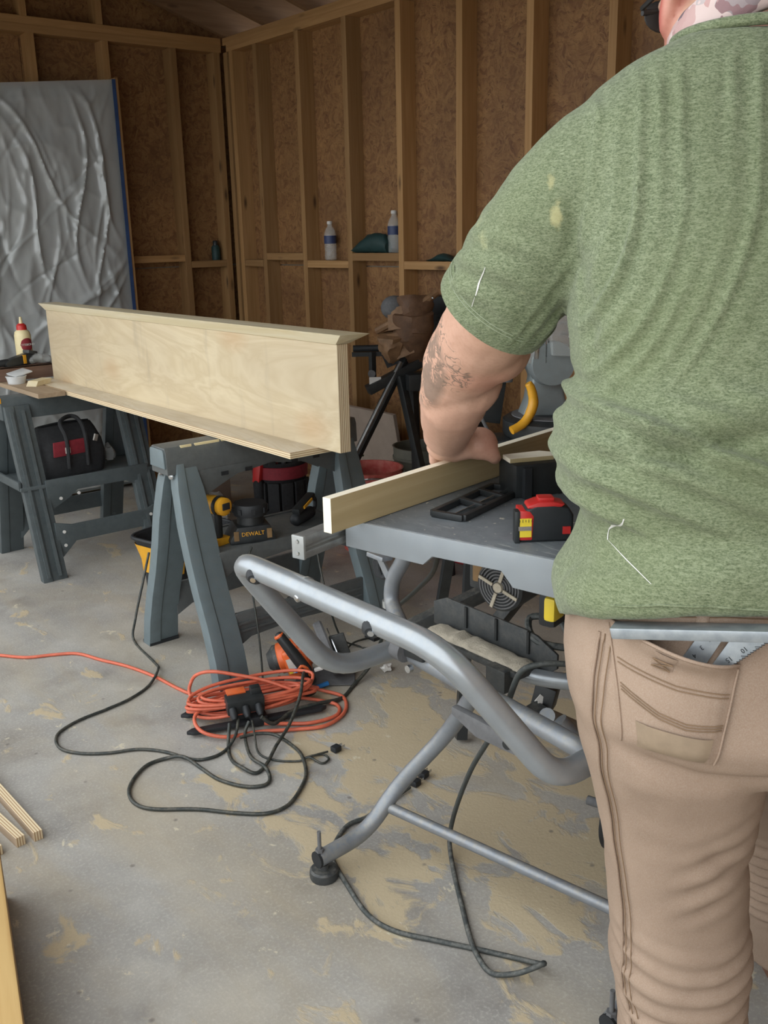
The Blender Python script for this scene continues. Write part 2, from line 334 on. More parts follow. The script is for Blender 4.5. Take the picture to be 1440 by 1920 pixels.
class MB:
    def __init__(s): s.v = []; s.f = []
    def add(s, vs, fs):
        o = len(s.v); s.v += [Vector(p) for p in vs]; s.f += [[i+o for i in f] for f in fs]; return s
    def box(s, c, d, R=None, top=1.0):
        c = Vector(c); h = Vector(d)*.5; R = R or Matrix.Identity(3); vs = []
        for z in (-1, 1):
            k = top if z > 0 else 1
            for x, y in ((-1, -1), (1, -1), (1, 1), (-1, 1)): vs.append(c+R @ V(x*h.x*k, y*h.y*k, z*h.z))
        return s.add(vs, [(3, 2, 1, 0), (4, 5, 6, 7), (0, 1, 5, 4), (1, 2, 6, 5), (2, 3, 7, 6), (3, 0, 4, 7)])
    def bar(s, a, b, w_, t_, upv=(0, 0, 1)):
        a = Vector(a); b = Vector(b); d = (b-a); L = d.length; d.normalize(); u = Vector(upv); x = d.cross(u).normalized(); y = x.cross(d).normalized()
        R = Matrix((x, d, y)).transposed(); return s.box((a+b)/2, (w_, L, t_), R)
    def prism(s, poly, o, ax, ay, depth):
        o = Vector(o); ax = Vector(ax); ay = Vector(ay); n = ax.cross(ay).normalized()*depth; k = len(poly)
        vs = [o+ax*p[0]+ay*p[1] for p in poly]; vs += [p+n for p in vs]
        return s.add(vs, [list(range(k))[::-1], list(range(k, 2*k))]+[(i, (i+1) % k, k+(i+1) % k, k+i) for i in range(k)])
    def tube(s, pts, r, n=10, closed=False, caps=True):
        pts = [Vector(p) for p in pts]; L = len(pts); rs = r if isinstance(r, (list, tuple)) else [r]*L
        d0 = pts[1]-pts[0]; a, b, _ = frame(d0); vs = []; pd = d0.normalized()
        for i, p in enumerate(pts):
            d = (pts[(i+1) % L]-pts[i-1]) if (closed or 0 < i < L-1) else (pts[1]-pts[0] if i == 0 else pts[-1]-pts[-2])
            if d.length < 1e-9: d = pd.copy()
            d.normalize(); q = pd.rotation_difference(d); a = q @ a; b = q @ b; pd = d
            for k in range(n): t = 2*PI*k/n; vs.append(p+(a*math.cos(t)+b*math.sin(t))*rs[i])
        fs = []
        for i in range(L if closed else L-1):
            j = (i+1) % L
            for k in range(n): fs.append((i*n+k, i*n+(k+1) % n, j*n+(k+1) % n, j*n+k))
        if caps and not closed: fs += [list(range(n))[::-1], [(L-1)*n+k for k in range(n)]]
        return s.add(vs, fs)
    def lathe(s, prof, o, d=(0, 0, 1), n=20, closed=False):
        a, b, d = frame(d); o = Vector(o); vs = []
        for r, h in prof:
            for k in range(n): t = 2*PI*k/n; vs.append(o+d*h+(a*math.cos(t)+b*math.sin(t))*max(r, 1e-5))
        fs = []; L = len(prof)
        for i in range(L-1):
            for k in range(n): fs.append((i*n+k, i*n+(k+1) % n, (i+1)*n+(k+1) % n, (i+1)*n+k))
        if not closed: fs += [list(range(n))[::-1], [(L-1)*n+k for k in range(n)]]
        return s.add(vs, fs)
    def loft(s, rings, caps=True):
        n = len(rings[0]); vs = [p for r in rings for p in r]; L = len(rings); fs = []
        for i in range(L-1):
            for k in range(n): fs.append((i*n+k, i*n+(k+1) % n, (i+1)*n+(k+1) % n, (i+1)*n+k))
        if caps: fs += [list(range(n))[::-1], [(L-1)*n+k for k in range(n)]]
        return s.add(vs, fs)
    def ball(s, c, r, R=None, n=14, m=9):
        c = Vector(c); r = Vector(r) if not isinstance(r, (int, float)) else V(r, r, r); R = R or Matrix.Identity(3); vs = []; fs = []
        for i in range(m+1):
            ph = -PI/2+PI*i/m; rr = max(math.cos(ph), 1e-4)
            for k in range(n): t = 2*PI*k/n; vs.append(c+R @ V(r.x*rr*math.cos(t), r.y*rr*math.sin(t), r.z*math.sin(ph)))
        for i in range(m):
            for k in range(n): fs.append((i*n+k, i*n+(k+1) % n, (i+1)*n+(k+1) % n, (i+1)*n+k))
        fs += [list(range(n))[::-1], [m*n+k for k in range(n)]]
        return s.add(vs, fs)
    def cap(s, p, r, q, r_, n=14):
        p = Vector(p); q = Vector(q); a, b, d = frame(q-p); L = (q-p).length; prof = []
        for i in range(6): t = -PI/2+PI/2*i/5; prof.append((r*math.cos(t), r*math.sin(t)))
        for i in range(6): t = PI/2*i/5; prof.append((r_*math.cos(t), L+r_*math.sin(t)))
        return s.lathe(prof, p, q-p, n)
    def chain(s, pts, n=14):
        for (p, r), (q, r_) in zip(pts, pts[1:]): s.cap(p, r, q, r_, n)
        return s
    def build(s, name, mat, parent=None, bevel=0, seg=2, smooth=True, ang=38, world=False):
        me = bpy.data.meshes.new(name)
        vs = s.v
        if world and parent is not None:
            Mw = Matrix.Identity(4); q = parent
            while q is not None: Mw = Matrix.Translation(q.location) @ q.rotation_euler.to_matrix().to_4x4() @ Mw; q = q.parent
            Mi = Mw.inverted(); vs = [Mi @ p for p in vs]
        me.from_pydata([tuple(p) for p in vs], [], s.f); me.update()
        bm = bmesh.new(); bm.from_mesh(me); bmesh.ops.remove_doubles(bm, verts=bm.verts, dist=1e-6)
        bmesh.ops.recalc_face_normals(bm, faces=bm.faces)
        if bevel:
            es = [e for e in bm.edges if len(e.link_faces) == 2 and e.calc_face_angle(0) > .5]
            bmesh.ops.bevel(bm, geom=es, offset=bevel, segments=seg, affect='EDGES', profile=.6, clamp_overlap=True)
        bm.to_mesh(me); bm.free()
        return link(name, me, mat, parent, smooth, ang)
def link(name, me, mat, parent=None, smooth=True, ang=38):
    if smooth:
        me.polygons.foreach_set('use_smooth', [True]*len(me.polygons)); me.set_sharp_from_angle(angle=math.radians(ang))
    me.materials.clear(); me.materials.append(MT[mat] if isinstance(mat, str) else mat)
    o = bpy.data.objects.new(name, me); COL.objects.link(o)
    if parent is not None: o.parent = parent
    return o
def tag(o, label, cat, group=None):
    o['label'] = label; o['category'] = cat
    if group: o['group'] = group
    return o
def thing(name, label, cat, loc=(0, 0, 0), rz=0, group=None):
    o = bpy.data.objects.new(name, None); COL.objects.link(o); o.empty_display_size = .05
    o.location = loc; o.rotation_euler = (0, 0, rz); return tag(o, label, cat, group)
def dup(o, parent, loc, rot=None):
    c = o.copy(); COL.objects.link(c); c.parent = parent; c.location = loc
    if rot: c.rotation_euler = rot
    return c
def text(name, s, size, Mx, mat, parent, ext=.0004):
    cu = bpy.data.curves.new(name, 'FONT'); cu.body = s; cu.size = size; cu.extrude = ext; cu.align_x = 'CENTER'; cu.align_y = 'CENTER'; cu.resolution_u = 2
    o = bpy.data.objects.new(name, cu); COL.objects.link(o)
    me = bpy.data.meshes.new_from_object(o.evaluated_get(bpy.context.evaluated_depsgraph_get())); bpy.data.objects.remove(o)
    me.transform(Mx); return link(name, me, mat, parent, smooth=False)
def axes(o, x, y):
    x = Vector(x).normalized(); y = Vector(y); z = x.cross(y).normalized(); y = z.cross(x)
    m = Matrix((x, y, z)).transposed().to_4x4(); m.translation = Vector(o); return m

# ------------------------------------------------------------------ the shed
XR, YB = 3.096, 5.244      # inner stud faces of the two framed walls in view
SD, ST, OC = .089, .038, .4064
def struct(o): o['kind'] = 'structure'; return o
struct(MB().box((3.0, 2.0, -.06), (6.5, 7.6, .12)).build('floor', 'concrete', smooth=False))
struct(MB().box((-6.2, 2.0, -.075), (11.899, 20, .15)).build('driveway', 'concrete', smooth=False))
# right-hand wall, along Y
wr = struct(MB().box((XR+SD+.035, 1.97, 1.235), (.04, 6.8, 2.47)).build('wall_right', 'siding', smooth=False))
wb = struct(MB().box((1.55, YB+SD+.035, 1.8), (3.4, .04, 3.6)).build('wall_back', 'siding', smooth=False))
y_ = YB+SD; k = 0
while y_ > -1.4:
    y0 = max(-1.43, y_-1.219)
    for z0, z1 in ((0, 1.219), (1.222, 2.467)):
        MB().box((XR+SD+.0055, (y0+y_)/2, (z0+z1)/2), (.011, y_-y0-.003, z1-z0-.003)).build('osb_panel', 'osb', wr, smooth=False)
    y_ = y0-.0001
x_ = XR+SD
while x_ > -.1:
    x0 = max(-.15, x_-1.219)
    for z0, z1 in ((0, 1.219), (1.222, 2.44), (2.443, 3.6)):
        MB().box(((x0+x_)/2, YB+SD+.0055, (z0+z1)/2), (x_-x0-.003, .011, z1-z0-.003)).build('osb_panel', 'osb', wb, smooth=False)
    x_ = x0-.0001
stud = MB().box((0, 0, 2.391/2+.019), (SD, ST, 2.353)).build('stud', 'stud', wr, bevel=.002, smooth=False)
ys = [4.9245-ST/2+ -OC*i for i in range(0, 15)]
stud.location = (XR+SD/2, 5.155, 0); dup(stud, wr, (XR+SD/2, 5.2165, 0))
for y in ys: dup(stud, wr, (XR+SD/2, y, random.uniform(-.001, .001)), (0, 0, random.uniform(-.015, .015)))
MB().box((XR+SD/2, 1.9, .019), (SD, 6.6, .038)).build('bottom_plate', 'stud_y', wr, bevel=.002, smooth=False)
MB().box((XR+SD/2, 1.9, 2.410), (SD, 6.6, .038)).build('top_plate', 'stud_y', wr, bevel=.002, smooth=False)
MB().box((XR+SD/2+.002, 1.94, 2.448), (SD, 6.6, .038)).build('top_plate', 'stud_y', wr, bevel=.002, smooth=False)
blk = MB().box((0, 0, 0), (SD, OC-ST-.002, ST)).build('blocking', 'stud_y', wr, bevel=.002, smooth=False)
blk.location = (XR+SD/2, ys[0]-OC/2, 1.27)
for i in range(1, 14): dup(blk, wr, (XR+SD/2, ys[i]-OC/2, 1.27-(i % 2)*.038))
MB().box((XR+SD/2, 5.03, 1.232), (SD, .2, ST)).build('blocking', 'stud_y', wr, bevel=.002, smooth=False)
# back wall, along X
xs = [3.06, 2.785, 2.389, 1.994, 1.588, 1.181, .775, .369, -.04]
sb = MB().box((0, 0, 2.391/2+.019), (ST, SD, 2.353)).build('stud', 'stud', wb, bevel=.002, smooth=False); sb.location = (xs[0], YB+SD/2, 0)
for x in xs[1:]: dup(sb, wb, (x, YB+SD/2, 0), (0, 0, random.uniform(-.02, .02)))
for z in (.019, 2.410, 2.448): MB().box((1.49, YB+SD/2, z), (3.2, SD, .038)).build('top_plate' if z > 1 else 'bottom_plate', 'stud_x', wb, bevel=.002, smooth=False)
for i in range(len(xs)-1):
    L = xs[i]-xs[i+1]-ST-.002
    MB().box(((xs[i]+xs[i+1])/2, YB+SD/2, 1.232+.038*((i+0) % 2)), (L, SD, ST)).build('blocking', 'stud_x', wb, bevel=.002, smooth=False)
PI_ = .29     # roof rise per metre from the right-hand wall
def roofz(x): return 2.50+(XR+.05-x)*PI_
for x in (2.37, 1.97, 1.56, 1.15, .75, .34):
    h = roofz(x)+.02-2.467; MB().box((x, YB+SD/2, 2.467+h/2), (ST, SD, h)).build('gable_stud', 'stud', wb, bevel=.002, smooth=False)
# roof: sheathing and rafters rising away from the right-hand wall
roof = struct(MB().prism([(3.6, roofz(3.6)+.15), (.35, roofz(.35)+.15), (.35, roofz(.35)+.17), (3.6, roofz(3.6)+.17)], (0, YB+.35, 0), (1, 0, 0), (0, 0, 1), 7.4).build('ceiling', 'osb', smooth=False))
rf = MB().prism([(3.5, roofz(3.5)+.005), (3.185, 2.468), (3.10, 2.468), (.38, roofz(.38)), (.38, roofz(.38)+.14), (3.5, roofz(3.5)+.14)], (0, .019, 0), (1, 0, 0), (0, 0, 1), .038).build('rafter', 'rafter', roof, smooth=False)
rf.location = (0, 5.215, 0)
for i in range(15): dup(rf, roof, (0, 4.80-OC*i, 0))
# wall on the open side: header over the big doorway, and side pieces
wf = struct(MB().box((.66, 2.0, 2.78), (.12, 7.2, 1.06)).build('wall_front', 'siding', smooth=False))
struct(MB().box((.66, 5.15, 1.12), (.12, .3, 2.24)).build('trim_1', 'stud', smooth=False))
wn = struct(MB().box((1.5, -1.48, 1.8), (3.5, .1, 3.6)).build('wall_near', 'osb', smooth=False))

# ------------------------------------------------------------------ plastic-wrapped panel on the back wall
pn = thing('wrapped_panel', 'tall flat grey panel wrapped in crinkled clear plastic standing against the back stud wall', 'panel', (1.75, 5.16, 0))
def ptop(x): return 2.188-(2.384-x)*.095
MB().prism([(1.12, .02), (2.372, .02), (2.372, ptop(2.37)-.012), (1.12, ptop(1.12)-.012)], (0, 5.205, 0), (1, 0, 0), (0, 0, 1), .035).build('panel_board', 'greydoor', pn, bevel=.003, world=True)
MB().prism([(2.384, .0), (2.40, .0), (2.40, 2.20), (2.384, 2.20)], (0, 5.24, 0), (1, 0, 0), (0, 0, 1), .09).build('edge_strip', 'stud', pn, world=True)
MB().prism([(2.366, .1), (2.385, .1), (2.385, ptop(2.38)+.003), (2.366, ptop(2.38)+.003)], (0, 5.150, 0), (1, 0, 0), (0, 0, 1), .003).build('tape_strip', 'tapeblue', pn, world=True)
nx, nz = 150, 250; sh = MB(); vs = []; random.seed(21)
creases = [(random.uniform(1.3, 2.36), random.uniform(.3, 2.1), random.choice((-1.5, -1.2, -.8, -2.1, -2.4, -1.7))+random.uniform(-.25, .25), random.uniform(.005, .014)*random.choice((1, 1, -1)), random.uniform(.007, .014), random.uniform(.08, .3)) for _ in range(46)]
def ridge(x): return (1-abs(x)*2)
for j in range(nz+1):
    for i in range(nx+1):
        x = 1.10+1.275*i/nx; t = j/nz; z = .04+(ptop(x)+.004-.04)*t
        e = min(1, min((nx-i)/11, i/11, (nz-j)/9)); p = V(x*3.2+z*.8, z*2.2-x*1.4, 1.7)
        d = .014*ridge(noise.noise(p))**2+.007*ridge(noise.noise(p*2.6+V(3, 1, 0)))**2+.003*noise.noise(p*7)
        for (px, pz, a, amp, wd, ln) in creases+[(2.26, 1.75, -1.25, .022, .014, .35), (2.13, 1.6, -1.55, .022, .013, .45), (1.95, 1.75, -.9, .02, .012, .4), (2.2, 1.15, -2.2, .016, .014, .4), (2.28, 1.1, -1.9, .015, .012, .45), (2.05, 1.05, -2.4, .016, .014, .5), (1.88, 1.5, -1.3, .022, .012, .4), (2.22, 1.32, -1.55, .018, .012, .5)]:
            u = (x-px)*math.cos(a)+(z-pz)*math.sin(a); q = -(x-px)*math.sin(a)+(z-pz)*math.cos(a)+.06*math.sin(u*6)
            if abs(q) < 3*wd and abs(u) < 2.2*ln: d += amp*math.exp(-abs(q/wd)**1.4)*math.exp(-(u/ln)**2)
        vs.append((x, 5.163-e*max(.002, .010+d), z))
sh.add(vs, [(j*(nx+1)+i, j*(nx+1)+i+1, (j+1)*(nx+1)+i+1, (j+1)*(nx+1)+i) for j in range(nz) for i in range(nx)])
sh.build('plastic_sheet', 'poly', pn, world=True, ang=70)

# ------------------------------------------------------------------ things lying on the blocking
def bottle(loc, label, group):
    t = thing('water_bottle', label, 'bottle', loc, 0, group)
    MB().lathe([(.001, .0), (.026, .0), (.031, .006), (.032, .03), (.029, .045), (.032, .06), (.032, .075), (.030, .09), (.032, .105), (.032, .135), (.024, .158), (.013, .172), (.012, .186)], (0, 0, 0), n=20).build('bottle_body', 'clear', t)
    MB().lathe([(.0325, .085), (.0328, .09), (.0328, .122), (.0325, .126)], (0, 0, 0), n=20, closed=True).build('bottle_label', 'water_label', t)
    MB().lathe([(.001, .184), (.015, .184), (.015, .196), (.013, .199), (.001, .199)], (0, 0, 0), n=16).build('bottle_cap', 'white', t)
bottle((3.135, 4.315, 1.2515), 'clear water bottle alone on the blocking of the right-hand wall', None)
bottle((3.15, 3.80, 1.2895), 'clear water bottle beside the dark crumpled bag on the blocking', None)
t = thing('dark_bag', 'dark teal crumpled bag lying on wall blocking beside a water bottle', 'bag', (3.125, 3.96, 1.2895))
b = MB()
rings = []
for i in range(13):
    u = i/12; x = .155-u*.30; h = .012+.085*math.sin(min(1, u*1.15)*PI*.62)**1.4*(1 if u < .97 else .5); wd = .025+.016*math.sin(u*PI)
    rings.append([V(wd*math.cos(a)+.006*noise.noise(V(i, a, 0)), x, max(0, h*.5+h*.5*math.sin(a)+.007*noise.noise(V(i*.9, a*2, 3)))) for a in [2*PI*k_/14 for k_ in range(14)]])
b.loft(rings).build('bag_body', 'teal', t)
MB().tube(catmull([(0, .15, .012), (-.01, .06, .05), (0, -.02, .08), (.0, -.1, .07)], 4), .006, 6).build('bag_strap', 'rubber', t)
t = thing('small_spray_can', 'small dark can standing in the back corner blocking', 'can', (3.0, 5.30, 1.2515))
MB().lathe([(.001, 0), (.024, 0), (.025, .004), (.025, .075), (.018, .085), (.001, .085)], (0, 0, 0), n=16).build('can_body', 'teal', t)
MB().lathe([(.015, .085), (.015, .108), (.012, .112), (.001, .112)], (0, 0, 0), n=14).build('can_cap', 'black', t)
t = thing('teal_cloth', 'small dark cloth scrap on the blocking just above the tool belt', 'cloth', (3.13, 3.42, 1.2515))
b = MB(); rings = []
for i in range(9):
    u = i/8; h = .006+.03*math.sin(u*PI)**2
    rings.append([V(.028*math.cos(a), -.1+.2*u, max(0, h*.5*(1+math.sin(a))+.004*noise.noise(V(i, a, 5)))) for a in [2*PI*k_/12 for k_ in range(12)]])
b.loft(rings).build('cloth_body', 'teal', t)

# ------------------------------------------------------------------ near sawhorse (blue-grey resin)
def leg_loft(path, wx, ty):
    rings = []
    for (x, y, z, k) in path:
        a = wx*k/2; b = ty/2
        rings.append([V(x-a, y-b, z), V(x-a*.25, y-b*1.0, z), V(x-a*.2, y-b*.8, z), V(x+a, y-b*.8, z), V(x+a, y+b, z), V(x-a, y+b, z)])
    return MB().loft(rings)
sh1 = thing('sawhorse', 'blue-grey resin sawhorse under the near end of the plywood box, tools on its shelf', 'sawhorse', (1.67, 2.755, 0))
MB().prism([(-.055, .668), (.055, .668), (.052, .735), (.044, .755), (-.044, .755), (-.052, .735)], (1.305, 2.755, 0), (0, 1, 0), (0, 0, 1), .745).build('top_beam', 'horse_d', sh1, bevel=.005, world=True)
MB().prism([(-.05, .69), (.05, .69), (.046, .742), (.04, .750), (-.04, .750), (-.046, .742)], (1.299, 2.755, 0), (0, 1, 0), (0, 0, 1), .008).build('end_cap', 'horse', sh1, bevel=.002, world=True)
arch = [(0, .67), (.745, .67), (.745, .57), (.66, .60), (.55, .635), (.37, .65), (.2, .635), (.09, .60), (0, .57)]
for y in (2.702, 2.80): MB().prism([(p[0]*.74+1.405, p[1]) for p in arch], (0, y+.012, 0), (1, 0, 0), (0, 0, 1), .012).build('side_rail', 'horse_d', sh1, bevel=.002, world=True)
for i in range(5): MB().box((1.50+.09*i, 2.6885, .648), (.026, .003, .012)).build('rail_slot', 'rubber', sh1, world=True)
for xc in (1.372, 1.985):
    for sg in (-1, 1):
        off = [(.70, .030, .62), (.62, .052, .85), (.5, .086, 1), (.4, .115, 1), (.3, .15, 1), (.2, .193, 1), (.1, .228, 1.02), (.0, .248, 1.05)]
        lg = leg_loft([(xc+(0 if xc < 1.5 else .01), 2.755+sg*o, z, k) for z, o, k in off], .108, .05).build('leg', 'horse', sh1, bevel=.005, world=True)
        MB().box((xc, 2.755+sg*.248, .006), (.112, .054, .012)).build('foot_pad', 'rubber', lg, world=True)
for sg in (-1, 1): MB().lathe([(.001, 0), (.011, 0), (.011, .006), (.006, .009), (.001, .009)], (1.328, 2.755+sg*.036, .662), (-1, sg*.3, 0), 12).build('bolt', 'steel', sh1, world=True)
MB().box((1.68, 2.762, .395), (.55, .25, .02)).build('shelf', 'horse_d', sh1, bevel=.004, world=True)
for sg in (-1, 1):
    MB().prism([(1.42, .41), (1.945, .41), (1.945, .31), (1.88, .345), (1.68, .362), (1.48, .345), (1.42, .31)], (0, 2.755+sg*.130+.008, 0), (1, 0, 0), (0, 0, 1), .014).build('shelf_skirt', 'horse_d', sh1, bevel=.003, world=True)
    MB().prism([(1.42, .22), (1.945, .22), (1.945, .10), (1.88, .13), (1.68, .14), (1.48, .13), (1.42, .10)], (0, 2.755+sg*.20+.008, 0), (1, 0, 0), (0, 0, 1), .014).build('lower_rail', 'horse_d', sh1, bevel=.003, world=True)
    for z in (.185, .16): MB().box((1.68, 2.755+sg*.2+sg*.01, z), (.5, .006, .007)).build('rail_rib', 'horse_d', sh1, world=True)

for (x0, x1) in ((1.36, 1.40), (1.41, 1.50), (1.505, 1.53)): MB().box(((x0+x1)/2, 2.7115, .7505), (x1-x0, .006, .012)).build('paint_drip', 'glue', sh1, bevel=.002, world=True)
# ------------------------------------------------------------------ far sawhorse (charcoal, with tray)
sh2 = thing('sawhorse', 'charcoal folding sawhorse with tray under the far end of the plywood box', 'sawhorse', (1.57, 4.165, 0))
MB().prism([(-.05, .66), (.05, .66), (.045, .755), (-.045, .755)], (1.265, 4.165, 0), (0, 1, 0), (0, 0, 1), .62).build('top_beam', 'charcoal', sh2, bevel=.005, world=True)
MB().box((1.262, 4.165, .745), (.012, .095, .022)).build('edge_wear', 'yellow', sh2, world=True)
for xc in (1.325, 1.815):
    for sg in (-1, 1):
        lg = leg_loft([(xc, 4.165+sg*o, z, 1) for z, o in ((.72, .045), (.36, .16), (.0, .268))], .105, .038).build('leg', 'charcoal', sh2, bevel=.003, world=True)
        for dx in (-.03, .018): MB().bar((xc+dx, 4.165+sg*(.052+(.024 if sg < 0 else .024)), .70), (xc+dx, 4.165+sg*.291, .02), .014, .006, (0, 1, .3)).build('leg_rib', 'charcoal', lg, world=True)
MB().box((1.57, 4.165, .385), (.62, .36, .016)).build('tray', 'charcoal', sh2, bevel=.003, world=True)
for y in (3.985, 4.345): MB().prism([(1.365, .41), (1.83, .41), (1.83, .33), (1.76, .33), (1.72, .35), (1.50, .35), (1.46, .32), (1.40, .29), (1.365, .27)], (0, y+.008, 0), (1, 0, 0), (0, 0, 1), .012).build('tray_rim', 'charcoal', sh2, bevel=.002, world=True)
for x in (1.262, 1.878): MB().box((x, 4.165, .40), (.012, .34, .035)).build('tray_rim', 'charcoal', sh2, bevel=.002, world=True)
for y in (3.935, 4.395): MB().prism([(1.365, .235), (1.44, .215), (1.78, .215), (1.83, .235), (1.83, .07), (1.77, .14), (1.45, .14), (1.365, .06)], (0, y+.006, 0), (1, 0, 0), (0, 0, 1), .012).build('lower_brace', 'charcoal', sh2, bevel=.002, world=True)
for (x, y, z) in ((1.40, 3.928, .19), (1.40, 3.928, .13), (1.42, 3.976, .325), (1.50, 3.976, .335), (1.80, 3.928, .19)): MB().lathe([(.001, 0), (.007, 0), (.007, .004), (.001, .004)], (x, y, z), (0, -1, 0), 10).build('rivet', 'white', sh2, world=True)
for z in (.70, .712): MB().box((1.345, 4.112, z-.005), (.035, .004, .005)).build('beam_slot', 'ink', sh2, world=True)

# ------------------------------------------------------------------ plywood shelf box lying across both
pb = thing('plywood_box', 'long birch plywood upright glued to a flat board, lying across two sawhorses', 'plywood box', (1.6, 3.3, .757))
MB().box((1.58, 3.36, .7665), (.16, 2.12, .019)).build('bottom_board', 'ply_z', pb, bevel=.001, smooth=False, world=True)
MB().box((1.6095, 3.29, .9305), (.019, 2.2, .309)).build('front_board', 'ply_x', pb, bevel=.001, smooth=False, world=True)
MB().box((1.6290, 3.285, .9305), (.0188, 2.19, .309)).build('back_board', 'ply_x', pb, bevel=.001, smooth=False, world=True)
MB().add([(1.597, 2.19, 1.0855), (1.642, 2.19, 1.0855), (1.642, 4.39, 1.0855), (1.597, 4.39, 1.0855), (1.580, 2.145, 1.115), (1.668, 2.125, 1.115), (1.668, 4.43, 1.115), (1.580, 4.425, 1.115)],
         [(3, 2, 1, 0), (4, 5, 6, 7), (0, 1, 5, 4), (1, 2, 6, 5), (2, 3, 7, 6), (3, 0, 4, 7)]).build('top_trim', 'trim', pb, bevel=.001, smooth=False, world=True)
# far-end clutter
tag(MB().box((1.435, 4.47, .7665), (.115, .98, .019)).build('tan_board', 'tanboard', bevel=.001, smooth=False), 'narrow tan board lying on the far sawhorse beside the plywood box', 'board')
dr = thing('shallow_wooden_tray', 'shallow brown wooden tray at far end holding glue bottle and nail gun', 'tray', (1.48, 4.62, .776))
for c_, d_ in (((1.48, 4.47, .808), (.30, .016, .062)), ((1.48, 4.77, .808), (.30, .016, .062)), ((1.338, 4.62, .808), (.016, .284, .062)), ((1.622, 4.62, .808), (.016, .284, .062))): MB().box(c_, d_).build('tray_side', 'brownboard', dr, bevel=.001, world=True, smooth=False)
MB().box((1.48, 4.62, .782), (.27, .285, .01)).build('tray_bottom', 'brownboard', dr, world=True, smooth=False)
MB().box((1.48, 4.62, .836), (.30, .316, .006)).build('tray_lid', 'brownboard', dr, world=True, smooth=False)
gl = thing('glue_bottle', 'cream wood glue bottle with red cap standing on the far tray', 'bottle', (1.545, 4.575, .8395))
MB().lathe([(.001, 0), (.034, 0), (.037, .006), (.037, .125), (.033, .142), (.022, .152)], (0, 0, 0), n=22).build('bottle_body', 'glue', gl)
MB().lathe([(.022, .150), (.0235, .152), (.022, .172), (.013, .180), (.001, .180)], (0, 0, 0), n=18).build('bottle_cap', 'red', gl)
MB().lathe([(.009, .179), (.007, .195), (.005, .21), (.001, .21)], (0, 0, 0), n=12).build('bottle_nozzle', 'glue', gl)
lab = MB(); 
for i in range(10):
    a0 = math.radians(-130+i*10); a1 = math.radians(-120+i*10); h0 = .03*math.sqrt(max(0, 1-((i-5)/5)**2)); h1 = .03*math.sqrt(max(0, 1-((i-4)/5)**2)); r = .0378
    lab.add([(r*math.cos(a0), r*math.sin(a0), .085-h0), (r*math.cos(a1), r*math.sin(a1), .085-h1), (r*math.cos(a1), r*math.sin(a1), .085+h1), (r*math.cos(a0), r*math.sin(a0), .085+h0)], [(0, 1, 2, 3)])
lab.build('bottle_label', 'darkred', gl)
d_ = V(math.cos(math.radians(-80)), math.sin(math.radians(-80)), 0)
text('label_lettering', 'TITEBOND', .014, axes(d_*.0392+V(0, 0, .085), (-d_.y, d_.x, 0), (0, 0, 1)), 'white', gl)
ng = thing('nail_gun', 'black nail gun with yellow band lying on tray in front of glue bottle', 'nail gun', (1.50, 4.50, .8395), .35)
MB().prism([(-.09, 0), (.07, 0), (.085, .02), (.08, .045), (.02, .05), (-.06, .035), (-.1, .02)], (0, .02, 0), (1, 0, 0), (0, 0, 1), .04).build('gun_body', 'black', ng, bevel=.006)
MB().box((.055, 0, .052), (.05, .044, .016), Euler((0, .25, 0)).to_matrix()).build('gun_head', 'blackd', ng, bevel=.004)
MB().box((.005, 0, .026), (.018, .043, .04)).build('gun_band', 'yellow', ng, bevel=.002)
MB().cap((-.08, 0, .02), .016, (-.15, .02, .016), .015).build('gun_handle', 'rubber', ng)
def crumple(name, mat, parent, c, r, seed, amp=.35, n=16, m=11, flat=True):
    b = MB().ball((0, 0, 0), r, n=n, m=m); b.v = [p*(1+amp*noise.noise(p*(1.2/max(r))*1.6+V(seed, seed*2, 0))) for p in b.v]
    if flat: b.v = [V(p.x, p.y, max(p.z, -min(r)*.8)) for p in b.v]
    b.v = [p+Vector(c) for p in b.v]; return b.build(name, mat, parent, ang=25)
t = thing('plastic_bag', 'crumpled clear plastic bag on tray beside the nail gun', 'bag', (1.585, 4.50, .8395)); crumple('bag_film', 'bagclear', t, (0, 0, .020), (.055, .035, .024), 2)
t = thing('plastic_tub', 'white translucent tub with open lid next to far plywood end', 'tub', (1.425, 4.37, .776), .2)
MB().lathe([(.001, 0), (.036, 0), (.043, .03), (.045, .03), (.045, .034), (.041, .034), (.034, .004), (.001, .004)], (0, 0, 0), n=20).build('tub_body', 'tubwhite', t)
MB().box((.03, .02, .043), (.085, .075, .006), Euler((.12, -.18, 0)).to_matrix()).build('tub_lid', 'tubwhite', t, bevel=.002)
tag(MB().prism([(-.05, 0), (.06, 0), (.075, .022), (-.03, .022)], (1.46, 4.27, .776), (.8, .6, 0), (0, 0, 1), .05).build('wood_offcut', 'trim', bevel=.001, smooth=False), 'short pale wood offcut lying at far left plywood end', 'offcut')

